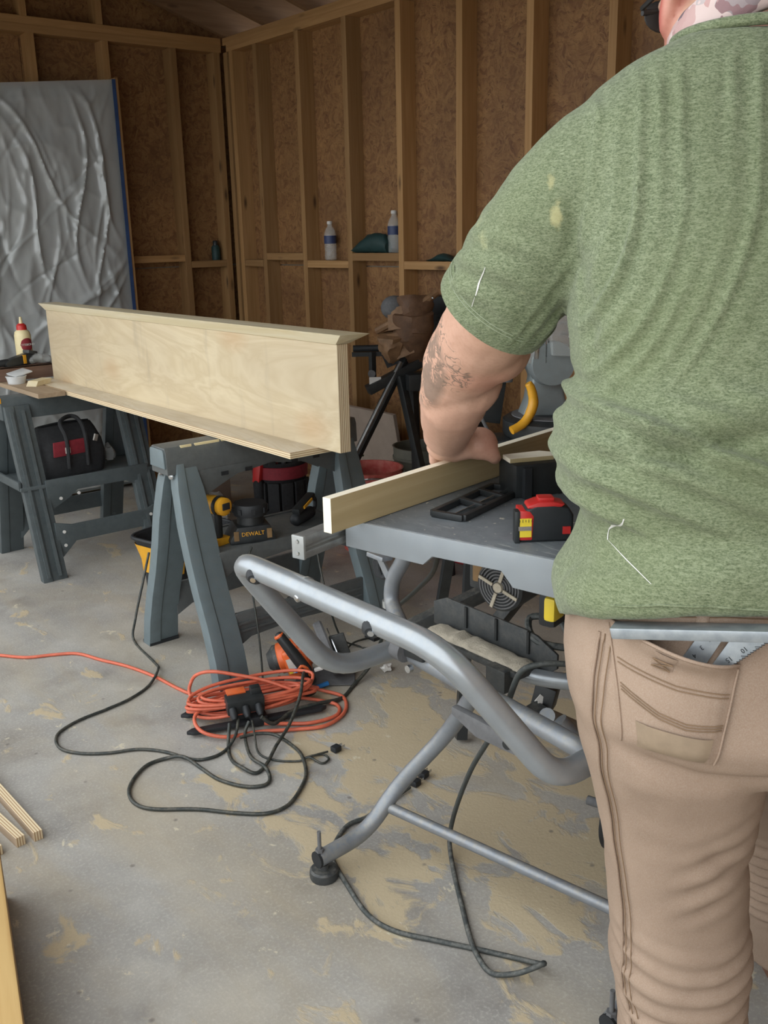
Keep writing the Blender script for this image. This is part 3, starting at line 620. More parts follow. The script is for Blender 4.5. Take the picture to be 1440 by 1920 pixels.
# ------------------------------------------------------------------ bags and tools on the sawhorses
tb = thing('tool_bag', 'black and red open-mouth tool bag on the far sawhorse tray', 'tool bag', (1.53, 4.15, .394), .12)
rings = []
for z, a, b_ in ((0, .145, .095), (.02, .155, .10), (.09, .155, .10), (.14, .15, .085), (.19, .135, .05), (.215, .125, .025)):
    rings.append([V(a*math.copysign(abs(math.cos(t_))**.45, math.cos(t_))+.005*noise.noise(V(z*30, t_*2, 1)), b_*math.copysign(abs(math.sin(t_))**.45, math.sin(t_))+.006*noise.noise(V(z*30, t_*2, 7)), z) for t_ in [2*PI*k_/28 for k_ in range(28)]])
MB().loft(rings).build('bag_body', 'fabric', tb)
MB().box((-.03, -.104, .128), (.16, .008, .065), Euler((.12, 0, 0)).to_matrix()).build('red_panel', 'darkred', tb, bevel=.002)
MB().tube(catmull([(-.05, -.112, .04), (-.05, -.112, .17), (-.05, -.07, .235), (.02, -.03, .25), (.04, -.07, .235), (.04, -.112, .17), (.04, -.112, .04)], 5), .009, 8).build('bag_handle', 'fabric', tb)
MB().tube(catmull([(-.12, 0, .216), (0, .004, .222), (.12, 0, .216)], 5), .005, 6).build('bag_zipper', 'rubber', tb)
MB().box((-.05, -.115, .12), (.022, .004, .026)).build('stitch_patch', 'label', tb)
MB().box((.10, -.09, .15), (.03, .006, .03), Euler((.2, .3, .6)).to_matrix()).build('paper_tag', 'label', tb)
t = thing('clear_wrap', 'scrap of clear wrap tucked behind the black and red tool bag', 'wrap', (1.74, 4.19, .394)); crumple('wrap_film', 'bagclear', t, (0, 0, .04), (.03, .03, .05), 5)
ch = thing('battery_charger', 'black battery charger with round top and yellow lettering on the near sawhorse shelf', 'charger', (1.585, 2.70, .405), -.35)
MB().prism([(-.075, 0), (.075, 0), (.078, .012), (.06, .058), (-.05, .058), (-.078, .012)], (0, .055, 0), (1, 0, 0), (0, 0, 1), .11).build('charger_base', 'black', ch, bevel=.006)
MB().lathe([(.001, .056), (.046, .056), (.044, .085), (.040, .088)], (.005, .0, 0), n=20).build('battery_neck', 'black', ch)
MB().lathe([(.03, .085), (.056, .087), (.058, .096), (.058, .118), (.054, .126), (.001, .127)], (.005, 0, 0), n=22).build('battery_cap', 'rubber', ch)
for i in range(8):
    a = 2*PI*i/8; MB().box((.005+.0585*math.cos(a), .0585*math.sin(a), .106), (.006, .012, .018), rotz(a)).build('grip_rib', 'rubber', ch)
mx = axes((0, -.0592, .034), (1, 0, 0), (0, .16, 1)); text('charger_lettering', 'DEWALT', .019, mx, 'yellow', ch)
for sx in (-.055, .055): MB().box((sx, -.057, .03), (.016, .004, .032)).build('indicator_label', 'brownwood', ch)
im = thing('impact_driver', 'yellow and black impact driver standing upright behind the near sawhorse leg', 'driver', (1.475, 2.72, .405), .2)
MB().box((0, 0, .012), (.07, .05, .024)).build('battery_pack', 'yellow', im, bevel=.004)
MB().cap((0, 0, .03), .017, (0, 0, .10), .018).build('grip', 'black', im)
MB().lathe([(.02, -.05), (.03, -.045), (.032, .0), (.028, .05), (.001, .055)], (0, 0, .135), (0, 1, 0), 18).build('motor_housing', 'yellow', im)
MB().lathe([(.0325, -.03), (.034, -.03), (.034, -.015), (.0325, -.015)], (0, 0, .135), (0, 1, 0), 18, True).build('housing_band', 'black', im)
MB().box((0, -.05, .137), (.03, .008, .022)).build('motor_badge', 'ink', im, bevel=.002)
ot = thing('oscillating_tool', 'black corded hand tool with yellow strip lying at the far end of the near shelf', 'power tool', (1.83, 2.74, .405), .45)
MB().cap((-.05, 0, .024), .023, (.045, 0, .024), .022).build('tool_body', 'rubber', ot)
MB().bar((-.06, -.004, .052), (.07, .004, .082), .032, .022).build('tool_handle', 'black', ot, bevel=.006)
MB().bar((-.03, -.022, .062), (.035, -.018, .077), .004, .010).build('yellow_strip', 'yellow', ot)
MB().tube(catmull([(.065, 0, .075), (.085, 0, .06), (.08, 0, .03), (.045, 0, .025)], 4), .008, 8).build('tool_loop', 'rubber', ot)

yb = thing('open_tool_bag', 'black open-top tool bag with yellow side panels on floor behind the near sawhorse', 'tool bag', (1.70, 3.42, 0), .25)
rings = []
for z, a, b_ in ((0, .15, .085), (.03, .16, .09), (.16, .165, .095), (.225, .18, .115), (.25, .19, .125)):
    rings.append([V(a*math.copysign(abs(math.cos(t_))**.4, math.cos(t_)), b_*math.copysign(abs(math.sin(t_))**.4, math.sin(t_)), z) for t_ in [2*PI*k_/28 for k_ in range(28)]])
for z, a, b_ in ((.25, .18, .115), (.06, .15, .08)):
    rings.append([V(a*math.copysign(abs(math.cos(t_))**.4, math.cos(t_)), b_*math.copysign(abs(math.sin(t_))**.4, math.sin(t_)), z) for t_ in [2*PI*k_/28 for k_ in range(28)]])
MB().loft(rings).build('bag_body', 'fabric', yb)
MB().tube([V(.19*math.copysign(abs(math.cos(t_))**.4, math.cos(t_)), .125*math.copysign(abs(math.sin(t_))**.4, math.sin(t_)), .25) for t_ in [2*PI*k_/28 for k_ in range(28)]], .008, 6, closed=True).build('bag_rim', 'rubber', yb)
def band(a0, a1, zz, nm, mat):
    vs = []; A = [a0+(a1-a0)*k_/10 for k_ in range(11)]
    for z, a, b_, sq in zz:
        for t_ in A:
            tm_ = (a0+a1)/2+(t_-(a0+a1)/2)*sq; vs.append(V(a*math.copysign(abs(math.cos(tm_))**.4, math.cos(tm_)), b_*math.copysign(abs(math.sin(tm_))**.4, math.sin(tm_)), z))
    MB().add(vs, [(j*11+i, j*11+i+1, (j+1)*11+i+1, (j+1)*11+i) for j in range(len(zz)-1) for i in range(10)]).build(nm, mat, yb)
band(PI*.72, PI*1.28, ((.11, .167, .098, .5), (.16, .170, .100, .8), (.225, .185, .12, 1)), 'yellow_panel', 'yellow')
band(PI*1.30, PI*1.45, ((.11, .167, .098, .6), (.16, .170, .100, .8), (.225, .185, .12, 1)), 'yellow_panel', 'yellow')
MB().prism([(.02, .06), (.12, .06), (.14, .15), (.0, .15)], (0, -.098, 0), (1, 0, 0), (0, -.05, 1), .008).build('yellow_panel', 'yellow', yb, bevel=.002)
for x in (-.175, .175): MB().cap((x, -.03, .012), .014, (x, .03, .012), .014).build('bag_foot', 'rubber', yb)
MB().tube(catmull([(-.03, -.11, .2), (-.03, -.06, .34), (.0, 0, .37), (.03, -.06, .34), (.06, -.11, .2)], 5), .008, 8).build('bag_handle', 'fabric', yb)

# ------------------------------------------------------------------ things against the walls
bo = thing('tool_bucket', 'black pocketed bucket organizer with a red band on floor behind the near sawhorse', 'bucket', (2.62, 4.12, 0))
MB().lathe([(.001, 0), (.118, 0), (.124, .01), (.138, .27), (.146, .28), (.138, .285), (.12, .06), (.001, .06)], (0, 0, 0), n=28).build('bucket_body', 'fabric', bo)
MB().lathe([(.136, .2), (.142, .2), (.145, .262), (.139, .264)], (0, 0, 0), n=28, closed=True).build('red_band', 'darkred', bo)
for i, a in enumerate((-2.9, -2.4, -1.9, -1.4, -.9)):
    MB().box((.137*math.cos(a), .137*math.sin(a), .11), (.02, .06, .15), rotz(a)).build('pocket', 'fabric', bo, bevel=.006)
MB().box((-.15, -.03, .235), (.03, .045, .10), Euler((.1, .1, .3)).to_matrix()).build('tool_handle', 'red', bo, bevel=.006)
MB().cap((-.15, -.03, .10), .026, (-.15, -.03, .18), .028).build('side_pouch', 'fabric', bo)
for i in range(4): MB().cap((.03*i-.04, .03*(i % 2)-.02, .2), .012, (.03*i-.05, .02*(i % 2), .315+.015*(i % 3)), .014).build('tool_grip', ('black', 'darkred', 'greybag', 'rubber')[i], bo)
tag(MB().box((2.30, 4.42, .16), (.20, .28, .32), rotz(.3)).build('cardboard_box', 'card', bevel=.004), 'pale cardboard box on the floor left of the black bucket organizer', 'box')
t = thing('bubble_wrap', 'crumpled clear wrap on the floor before the pale cardboard box', 'wrap', (2.23, 4.18, 0)); crumple('wrap_film', 'bagclear', t, (0, 0, .07), (.10, .09, .09), 9, .5)

st = thing('folding_stand', 'black folding tool stand with silver-edged leg, tool belt hanging on it', 'stand', (2.62, 3.15, 0))
MB().bar((2.66, 3.15, .875), (2.14, 3.245, .012), .034, .024, (1, 0, .6)).build('leg', 'black', st, bevel=.002, world=True)
MB().bar((2.635, 3.145, .855), (2.135, 3.236, .03), .012, .026, (1, 0, .6)).build('leg_strip', 'alu', st, bevel=.001, world=True)
MB().bar((2.62, 3.14, .80), (2.70, 2.98, .012), .034, .03, (1, 0, 0)).build('leg', 'black', st, bevel=.002, world=True)
MB().bar((2.70, 3.15, .80), (2.77, 3.20, .012), .03, .03, (1, 0, 0)).build('leg', 'black', st, bevel=.002, world=True)
MB().bar((2.50, 3.21, .745), (2.80, 3.09, .89), .05, .04, (0, 0, 1)).build('head_beam', 'black', st, bevel=.003, world=True)
MB().box((2.70, 3.10, .775), (.14, .12, .07), rotz(-.4)).build('pivot_block', 'black', st, bevel=.006, world=True)
MB().bar((2.548, 3.235, .74), (2.548, 3.235, .90), .022, .022, (1, 0, 0)).build('roller_post', 'black', st, world=True)
MB().lathe([(.001, 0), (.014, 0), (.014, .15), (.001, .15)], (2.50, 3.305, .913), (.78, -.62, 0), 14).build('roller', 'rubber', st, world=True)
MB().bar((2.497, 3.31, .888), (2.622, 3.215, .888), .022, .018).build('roller_cradle', 'black', st, world=True)
MB().lathe([(.001, -.01), (.016, -.01), (.016, .01), (.001, .01)], (2.535, 3.225, .81), (-.6, -.78, 0), 12).build('clamp_knob', 'greybag', st, world=True)
MB().box((2.525, 3.19, .775), (.05, .002, .05), rotz(-.6)).build('warning_label', 'white', st, world=True)

be = thing('tool_belt', 'worn brown leather tool belt slumped over the black folding stand', 'tool belt', (2.68, 3.12, .86))
def pouch(c, rx, h, rz, tilt, mat, nm):
    R = Euler((tilt, 0, rz)).to_matrix(); rings = []
    for i in range(9):
        u = i/8; z = h*(u-1); a = rx*(.55+.45*math.sin(min(1, u*1.1)*PI*.5)) if True else rx; b_ = .028+.03*math.sin(u*PI*.8)
        rings.append([Vector(c)+R @ V(a*math.cos(q)+.016*noise.noise(V(q*1.5, i*.6, 1)), b_*math.sin(q)+.018*noise.noise(V(q*1.5, i*.6, 4+rx*50)), z+.012*noise.noise(V(q, i*.5, 8))) for q in [2*PI*k_/18 for k_ in range(18)]])
    return MB().loft(rings).build(nm, mat, be, world=True)
pouch((2.665, 3.10, 1.06), .085, .21, -.65, .25, 'leather', 'pouch')
pouch((2.70, 3.13, 1.12), .075, .16, -.55, -.35, 'leather', 'pouch')
pouch((2.60, 3.17, .97), .055, .12, -.75, .3, 'leather_l', 'pouch')
MB().tube(catmull([(2.575, 3.235, .985), (2.62, 3.16, 1.03), (2.70, 3.08, 1.10), (2.76, 3.06, 1.14)], 5), .016, 8).build('belt_strap', 'leather_l', be, world=True)
for (p0, p1, p2, p3) in (((2.60, 3.19, 1.075), (2.70, 3.08, 1.115), (2.69, 3.06, 1.02), (2.585, 3.17, .99)), ((2.575, 3.22, .965), (2.65, 3.12, .995), (2.66, 3.09, .90), (2.60, 3.18, .86))):
    fl = MB(); vs = []
    for j in range(7):
        for i in range(7):
            a_, b2 = i/6, j/6; q = (Vector(p0)*(1-a_)+Vector(p1)*a_)*(1-b2)+(Vector(p3)*(1-a_)+Vector(p2)*a_)*b2
            vs.append(q+V(-.6, -.78, 0)*(.02*math.sin(PI*a_)+.012*noise.noise(q*40)))
    n0 = len(vs); vs += [q+V(.6, .78, 0)*.004 for q in vs]
    fs = [(j*7+i, j*7+i+1, (j+1)*7+i+1, (j+1)*7+i) for j in range(6) for i in range(6)]; fs += [tuple(n0+k_ for k_ in f[::-1]) for f in fs]
    fl.add(vs, fs).build('leather_flap', 'leather_l', be, world=True)
MB().ball((2.645, 3.20, 1.08), (.06, .055, .05)).build('rolled_cuff', 'greybag', be, world=True)
for p in ((2.725, 3.045, 1.12), (2.675, 3.10, 1.072)): MB().ball(p, .006, n=10, m=6).build('rivet', 'steel', be, world=True)
MB().bar((2.585, 3.20, .86), (2.72, 3.10, .93), .03, .06, (0, 0, 1)).build('belt_webbing', 'fabric', be, world=True)
cs = thing('black_tool_case', 'black ribbed tool case standing by the wall behind the leather tool belt', 'case', (2.93, 3.10, 0))
MB().box((2.93, 3.12, .56), (.20, .16, 1.12)).build('case_body', 'rubber', cs, bevel=.02, world=True)
for i in range(9): MB().box((2.822, 3.09, .80+.03*i), (.012, .09, .012)).build('case_rib', 'black', cs, world=True)
MB().tube(catmull([(2.86, 3.05, 1.10), (2.88, 3.06, 1.17), (2.96, 3.1, 1.19), (2.98, 3.14, 1.10)], 5), .014, 8).build('case_handle', 'greybag', cs, world=True)

rb = thing('red_bucket', 'scuffed red plastic bucket on floor in front of the pale cardboard sheet', 'bucket', (2.60, 3.34, 0))
def bucket(p, mat, h=.37, r0=.125, r1=.148):
    MB().lathe([(.001, 0), (r0, 0), (r0+.002, .005), (r1-.003, h-.06), (r1+.003, h-.058), (r1+.003, h-.045), (r1-.001, h-.043), (r1, h), (r1+.004, h+.003), (r1-.004, h+.003), (r0-.004, .006), (.001, .006)], (0, 0, 0), n=32).build('bucket_body', mat, p)
bucket(rb, 'bucket_red')
MB().tube(catmull([(-.15, 0, .33), (-.10, -.14, .36), (.02, -.16, .345), (.12, -.1, .35), (.15, 0, .33)], 6), .004, 6).build('bail_handle', 'steel', rb)
t = thing('string_spool', 'green line spool sitting in the red bucket', 'spool', (2.53, 3.36, .36), .3)
MB().lathe([(.001, 0), (.028, 0), (.028, .006), (.017, .01), (.017, .045), (.028, .05), (.028, .056), (.001, .056)], (0, 0, .03), (.3, -.2, 1), 18).build('spool_body', 'green', t)
MB().cap((0, 0, -.1), .014, (0, 0, .04), .014).build('spool_stick', 'bucket_grey', t)
gb = thing('grey_bucket', 'grey bucket standing right of the red bucket beneath the man\'s wrist', 'bucket', (2.925, 3.36, 0)); 
bucket(gb, 'bucket_grey', .42, .10, .132)
tag(MB().box((2.98, 3.86, .275), (.02, .60, .54), Euler((0, -.18, 0)).to_matrix()).build('cardboard_sheet', 'card', bevel=.002, smooth=False), 'pale cardboard sheet leaning on the wall behind the red bucket', 'cardboard')
cp = thing('air_compressor', 'red pancake air compressor tank on the floor seen under the saw table', 'compressor', (2.72, 2.74, 0))
MB().lathe([(.001, .055), (.10, .06), (.17, .085), (.20, .13), (.20, .17), (.17, .215), (.10, .24), (.001, .245)], (0, 0, 0), n=36).build('tank', 'tank', cp)
for a in (.5, 2.6, 4.7): MB().lathe([(.001, 0), (.022, 0), (.02, .075), (.001, .08)], (.14*math.cos(a), .14*math.sin(a), 0), n=14).build('rubber_foot', 'rubber', cp)
MB().box((0, 0, .31), (.18, .14, .13)).build('pump_housing', 'black', cp, bevel=.02)
MB().tube(fillet([(-.12, 0, .24), (-.12, 0, .42), (.12, 0, .42), (.12, 0, .24)], .04), .011, 8).build('carry_handle', 'black', cp)

# ------------------------------------------------------------------ table saw on its tube stand
T0 = V(.933, 1.221, 0); e1 = V(.25, -.968, 0).normalized(); e2 = V(.968, .25, 0).normalized(); UZ = V(0, 0, 1)
RT = Matrix((e1, e2, UZ)).transposed()
def TP(a, b, z): return T0+e1*a+e2*b+UZ*z
ts = thing('table_saw', 'portable table saw with grey top and vented motor on a silver tube stand', 'table saw', (1.2, 1.15, 0))
MB().box(TP(.20, .27, .914), (.47, .54, .012), RT).build('table_top', 'table', ts, bevel=.003, world=True)
MB().prism([(-.035, .919), (.435, .919), (.435, .858), (.285, .862), (.265, .885), (.14, .885), (.122, .868), (-.035, .872)], TP(0, -.004, 0), e1, UZ, -.012).build('table_skirt', 'skirt', ts, bevel=.002, world=True)
MB().box(TP(-.03, .27, .893), (.012, .53, .04), RT).build('table_side', 'skirt', ts, bevel=.002, world=True)
MB().box(TP(.43, .27, .893), (.012, .53, .04), RT).build('table_side', 'skirt', ts, bevel=.002, world=True)
rl = MB().prism([(-.012, .876), (.012, .876), (.012, .888), (.006, .890), (.006, .896), (.012, .898), (.012, .914), (-.012, .914)], TP(-.052, -.10, 0), e1, UZ, -.62).build('fence_rail', 'alu', ts, bevel=.001, world=True)
MB().box(TP(-.052, -.103, .895), (.026, .006, .04), RT).build('rail_end_cap', 'ltgrey', rl, bevel=.002, world=True)
for z in (.885, .905): MB().lathe([(.001, 0), (.004, 0), (.003, .002), (.001, .002)], TP(-.052, -.106, z), e2*-1, 8).build('cap_screw', 'steel', rl, world=True)
MB().box(TP(.335, .37, .83), (.16, .28, .14), RT).build('saw_body', 'blackd', ts, bevel=.012, world=True)
md = V(.968, .20, .03).normalized(); mc = V(1.168, 1.136, .768)
mo = MB().lathe([(.001, .006), (.041, .006), (.043, .0), (.047, .004), (.048, .03), (.047, .2), (.001, .2)], mc, md, 30).build('motor', 'blackd', ts, world=True)
for i in range(6): MB().lathe([(.010+.0058*i, .003), (.0105+.0058*i, .0), (.0130+.0058*i, .0), (.0135+.0058*i, .003)], mc, md, 26, True).build('vent_ring', 'greybag', mo, world=True)
ma, mb_, _ = frame(md)
for i in range(4):
    a = .35+i*PI/2; q = ma*math.cos(a)+mb_*math.sin(a); MB().bar(mc+q*.012-md*.003, mc+q*.042-md*.003, .006, .003, md).build('vent_spoke', 'dustpile', mo, world=True)
MB().lathe([(.001, -.005), (.009, -.005), (.010, 0)], mc, md, 14).build('motor_hub', 'dustpile', mo, world=True)
MB().box(V(1.175, 1.185, .815), (.03, .02, .10), RT).build('mount_block', 'brownwood', ts, bevel=.004, world=True)
MB().box(V(1.20, 1.215, .80), (.03, .03, .12), RT).build('side_bracket', 'blackd', ts, bevel=.006, world=True)
# stand
sd = thing('saw_stand', 'silver bent-tube folding stand with black rubber feet carrying the table saw', 'stand', (1.15, 1.2, 0))
def tube(name, pts, r, mat='silver', rad=.05, n=14, par=None): return MB().tube(fillet(pts, rad, 6), r, n).build(name, mat, par or sd, world=True, ang=60)
u = tube('handle_frame', [(1.13, 1.365, .590), (.965, 1.37, .588), (.787, 1.398, .845), (.806, .885, .838), (.94, .80, .628), (1.03, .795, .632), (1.38, .79, .645)], .0195, 'silver', .065, 16)
for (x, y, z) in ((.782, 1.322, .837), (.793, 1.022, .834)):
    ft = MB().lathe([(.001, -.006), (.0165, -.006), (.015, .008), (.009, .0145), (.001, .0145)], (x, y, z), (-.6, -.5, -.25), 16).build('rubber_foot', 'rubber', u, world=True)
    MB().lathe([(.001, .0145), (.005, .0145), (.005, .0165), (.001, .0165)], (x, y, z), (-.6, -.5, -.25), 12).build('foot_bolt', 'steel', u, world=True)
MB().lathe([(.001, .0), (.007, .0), (.006, .003), (.001, .004)], (.779, 1.195, .832), (-.9, 0, -.3), 12).build('spring_button', 'steel', u, world=True)
MB().tube([(.797, 1.20, .842), (.7973, 1.195, .842)], .0203, 16).build('joint_ring', 'ltgrey', u, world=True)
tube('leg', [(1.022, 1.54, .052), (1.16, 1.537, .062), (1.24, 1.527, .15), (1.315, 1.425, .31), (1.275, 1.30, .47)], .0185, 'silver_d', .07)
tube('leg', [(1.138, .832, .052), (1.27, .842, .062), (1.35, .872, .15), (1.40, .99, .31), (1.30, 1.10, .47)], .0185, 'silver_d', .07)
for (x, y) in ((1.034, 1.54), (1.150, .832)):
    MB().lathe([(.001, 0), (.031, 0), (.033, .006), (.032, .02), (.028, .024), (.012, .024), (.01, .034), (.001, .034)], (x+.005, y, 0), n=20).build('levelling_foot', 'blackd', sd, world=True)
    MB().lathe([(.001, 0), (.0045, 0), (.0045, .055), (.001, .055)], (x-.004, y, .065), n=10).build('foot_bolt', 'greybag', sd, world=True)
    MB().lathe([(.001, 0), (.01, 0), (.01, .007), (.001, .007)], (x-.004, y, .070), n=6).build('foot_nut', 'greybag', sd, world=True)
    MB().tube([(x-.014, y, .052), (x-.008, y, .052)], .019, 16).build('tube_cap', 'rubber', sd, world=True)
tube('cross_bar', [(1.212, 1.532, .112), (1.335, .90, .112)], .0125, 'silver_d')
tube('hinge_bar', [(1.125, 1.345, .588), (1.085, .88, .592), (1.20, .80, .50)], .017, 'silver_d', .03)
MB().lathe([(.001, -.014), (.022, -.014), (.022, .014), (.001, .014)], (1.105, 1.335, .600), (0, 1, 0), 18).build('hinge_clamp', 'greybag', sd, world=True)
MB().box((1.112, 1.29, .612), (.035, .05, .03), rotz(.1)).build('hinge_latch', 'black', sd, bevel=.004, world=True)
MB().lathe([(.001, 0), (.008, 0), (.008, .01), (.001, .01)], (1.10, 1.30, .575), (-1, 0, 0), 8).build('hinge_bolt', 'steel', sd, world=True)
MB().prism([(0, 0), (.16, -.01), (.175, -.03), (.16, -.05), (.06, -.05), (.0, -.02)], (1.112, 1.185, .540), (.06, -.99, 0), (0, 0, .8), .016).build('lock_plate', 'greybag', sd, bevel=.004, world=True)
MB().lathe([(.001, 0), (.009, 0), (.009, .008), (.001, .008)], (1.110, 1.05, .515), (-1, -.1, 0), 10).build('lock_bolt', 'black', sd, world=True)
# long dusty bracket under the saw
MB().prism([(-.02, .0), (.29, -.012), (.32, .012), (.32, .04), (.27, .062), (.24, .066), (.02, .068), (-.02, .05)], (1.272, 1.40, .585), (0, -1, 0), (0, 0, 1), .006).build('dust_bracket', 'blackd', sd, bevel=.002, world=True)
MB().box((1.235, 1.26, .585), (.06, .28, .012)).build('dust_bracket_floor', 'blackd', sd, bevel=.002, world=True)
for i in range(3): MB().box((1.266, 1.32-.085*i, .628), (.008, .006, .045)).build('bracket_rib', 'black', sd, world=True)
dp = MB(); rings = []
for i in range(15):
    y = 1.385-.26*i/14; h = .008+.012*noise.noise(V(i*.9, 0, 0))+.005*math.sin(i/14*PI)
    rings.append([V(1.238+.026*math.cos(a), y, .591+max(0, h*math.sin(a)+.005*noise.noise(V(i*1.3, a*3, 2)))) for a in [PI*k_/9 for k_ in range(10)]])
o_ = dp.loft(rings).build('sawdust_heap', 'dustpile', sd, world=True); o_['kind'] = 'stuff'
MB().box((1.268, 1.345, .645), (.003, .03, .014)).build('warning_sticker', 'tyellow', sd, world=True)
MB().box((1.268, 1.30, .642), (.003, .03, .014)).build('warning_sticker', 'tyellow', sd, world=True)
MB().box((1.205, 1.165, .57), (.03, .05, .045)).build('latch_block', 'blackd', sd, bevel=.004, world=True)
tube('support_tube', [(1.235, 1.19, .578), (1.25, 1.115, .572), (1.30, 1.03, .575), (1.50, .96, .58)], .016, 'silver', .06)
tube('rear_post', [(1.25, 1.478, .86), (1.25, 1.478, .735), (1.25, 1.537, .655), (1.25, 1.543, .60), (1.20, 1.44, .578)], .017, 'silver_d', .05)
MB().tube([(1.25, 1.543, .605), (1.25, 1.543, .59)], .019, 16).build('post_collar', 'ltgrey', sd, world=True)
MB().prism([(0, 0), (.055, 0), (.055, .010), (0, .010)], (1.245, 1.582, .702), (0, -1, 0), (.1, 0, 1), .03).build('cord_hook', 'silver_d', sd, bevel=.002, world=True)
MB().bar((1.24, 1.565, .70), (1.24, 1.53, .655), .018, .006, (1, 0, 0)).build('cord_hook_strut', 'silver_d', sd, world=True)
for i in range(4): MB().tube(catmull([(1.255, 1.580-.003*i, .705), (1.25, 1.598-.005*i, .68), (1.25, 1.588-.005*i, .65), (1.255, 1.565-.004*i, .66)], 4), .004, 6).build('cord_wrap', 'rubber', sd, world=True)
MB().bar((1.31, 1.55, .52), (1.62, 1.40, .65), .035, .03).build('base_beam', 'blackd', sd, bevel=.004, world=True)
MB().bar((1.45, 1.44, .50), (1.52, 1.40, .60), .03, .03, (1, 0, 0)).build('base_strut', 'blackd', sd, bevel=.004, world=True)
tube('axle_tube', [(1.30, 1.13, .47), (1.55, 1.27, .30)], .016, 'silver_d')
for (x, y) in ((1.62, 1.17), (1.74, .80)):
    wl = MB().lathe([(.02, -.02), (.07, -.022), (.09, -.018), (.095, 0), (.09, .018), (.07, .022), (.02, .02)], (x, y, .095), (.2, -1, 0), 28).build('wheel', 'rubber', sd, world=True)
    MB().lathe([(.001, -.024), (.055, -.024), (.06, -.02), (.06, .02), (.055, .024), (.001, .024)], (x, y, .095), (.2, -1, 0), 22).build('wheel_hub', 'greybag', wl, world=True)
tube('wheel_axle', [(1.60, 1.26, .095), (1.77, .70, .095)], .011, 'greybag')
tube('wheel_fork', [(1.55, 1.27, .30), (1.63, 1.22, .10)], .014, 'silver_d')
MB().box((1.53, 1.335, .36), (.06, .05, .06), Euler((.2, .1, .5)).to_matrix()).build('pedal_box', 'black', sd, bevel=.006, world=True)
MB().prism([(-.006, -.012), (.006, -.012), (.006, 0), (.014, 0), (0, .014), (-.014, 0), (-.006, 0)], (1.500, 1.325, .362), (.85, -.5, .1), (0, .05, 1), .002).build('arrow_sticker', 'white', sd, world=True)
MB().bar((1.40, 1.33, .33), (1.50, 1.32, .35), .04, .012).build('foot_pedal', 'blackd', sd, bevel=.003, world=True)
MB().tube(catmull([(1.28, 1.06, .64), (1.32, 1.12, .665), (1.30, 1.18, .66), (1.27, 1.13, .635), (1.33, 1.05, .63), (1.45, .97, .64)], 6), .007, 8).build('dusty_cord_loop', 'corddust', sd, world=True)
tp2 = thing('spring_clamp', 'yellow and black clamp gripping the saw table edge beside the man\'s hip', 'clamp', (1.10, .95, .79))
MB().box((1.105, .955, .800), (.03, .045, .055), RT).build('clamp_body', 'rubber', tp2, bevel=.008, world=True)
MB().box((1.098, .945, .806), (.020, .040, .040), RT).build('clamp_pad', 'tyellow', tp2, bevel=.006, world=True)
MB().bar((1.115, .945, .825), (1.13, .935, .87), .02, .012, (1, 0, 0)).build('clamp_jaw', 'black', tp2, world=True)

# board being held on edge on the saw
bdir = V(.984, .176, 0).normalized(); bn = V(-bdir.y, bdir.x, 0)
RB = Matrix((bdir, bn, UZ)).transposed()
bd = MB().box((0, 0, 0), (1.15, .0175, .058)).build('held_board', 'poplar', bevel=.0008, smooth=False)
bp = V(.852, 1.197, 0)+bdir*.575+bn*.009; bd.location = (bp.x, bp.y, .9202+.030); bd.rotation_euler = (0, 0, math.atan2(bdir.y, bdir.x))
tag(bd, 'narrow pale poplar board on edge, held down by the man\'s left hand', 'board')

tm = thing('tape_measure', 'red and black tape measure standing on the grey saw table', 'tape measure', (1.082, .956, .9205), math.atan2(-.60, .80))
b = MB().prism([(-.040, .0), (.036, .0), (.041, .010), (.041, .05), (.034, .064), (.010, .070), (-.018, .070), (-.034, .060), (-.040, .050)], (0, .019, 0), (1, 0, 0), (0, 0, 1), .038).build('case', 'rubber', tm, bevel=.005, seg=3)
MB().prism([(-.030, .064), (.022, .066), (.028, .071), (.01, .076), (-.014, .076), (-.028, .070)], (0, .0185, 0), (1, 0, 0), (0, 0, 1), .037).build('top_shell', 'red', tm, bevel=.003)
MB().box((.0, 0, .079), (.024, .024, .007)).build('lock_button', 'red', tm, bevel=.002)
MB().prism([(-.042, .004), (-.022, .004), (-.020, .05), (-.026, .060), (-.042, .062)], (0, .020, 0), (1, 0, 0), (0, 0, 1), .040).build('mouth_shell', 'red', tm, bevel=.003)
MB().box((-.034, -.0205, .029), (.020, .002, .036)).build('tape_blade', 'tyellow', tm)
MB().box((-.034, -.0218, .028), (.020, .001, .008)).build('blade_rivet_plate', 'steel', tm)
for i in range(5): MB().box((-.042+.0045*i, -.0218, .0425), (.0006, .001, .006 if i % 2 else .004)).build('tape_mark', 'ink', tm)
MB().box((-.0455, -.012, .030), (.008, .020, .062)).build('tape_hook', 'black', tm, bevel=.002)
MB().box((.030, -.0195, .022), (.012, .003, .014)).build('red_inset', 'red', tm)
for c_ in tm.children: c_.scale = (1, 1, .82)
bx = thing('push_block', 'black plastic push block with offcut on top at the back of the saw table', 'push block', (1.29, 1.155, .9205), -.35)
MB().box((0, 0, .03), (.13, .07, .06)).build('block_body', 'black', bx, bevel=.004)
MB().box((.105, .0, .045), (.08, .08, .09)).build('block_riser', 'rubber', bx, bevel=.004)
MB().bar((-.045, -.038, .0), (-.045, -.038, .055), .014, .014, (1, 0, 0)).build('block_leg', 'rubber', bx)
MB().box((.105, -.045, .052), (.05, .014, .008)).build('block_ledge', 'greybag', bx)
tag(MB().prism([(-.05, -.02), (.035, -.025), (.05, .0), (.03, .022), (-.045, .02)], (1.275, 1.165, .9810), (.94, -.34, 0), (.34, .94, 0), .008).build('wood_offcut', 'poplar', bevel=.001, smooth=False), 'small wood offcut resting on the black push block', 'offcut')
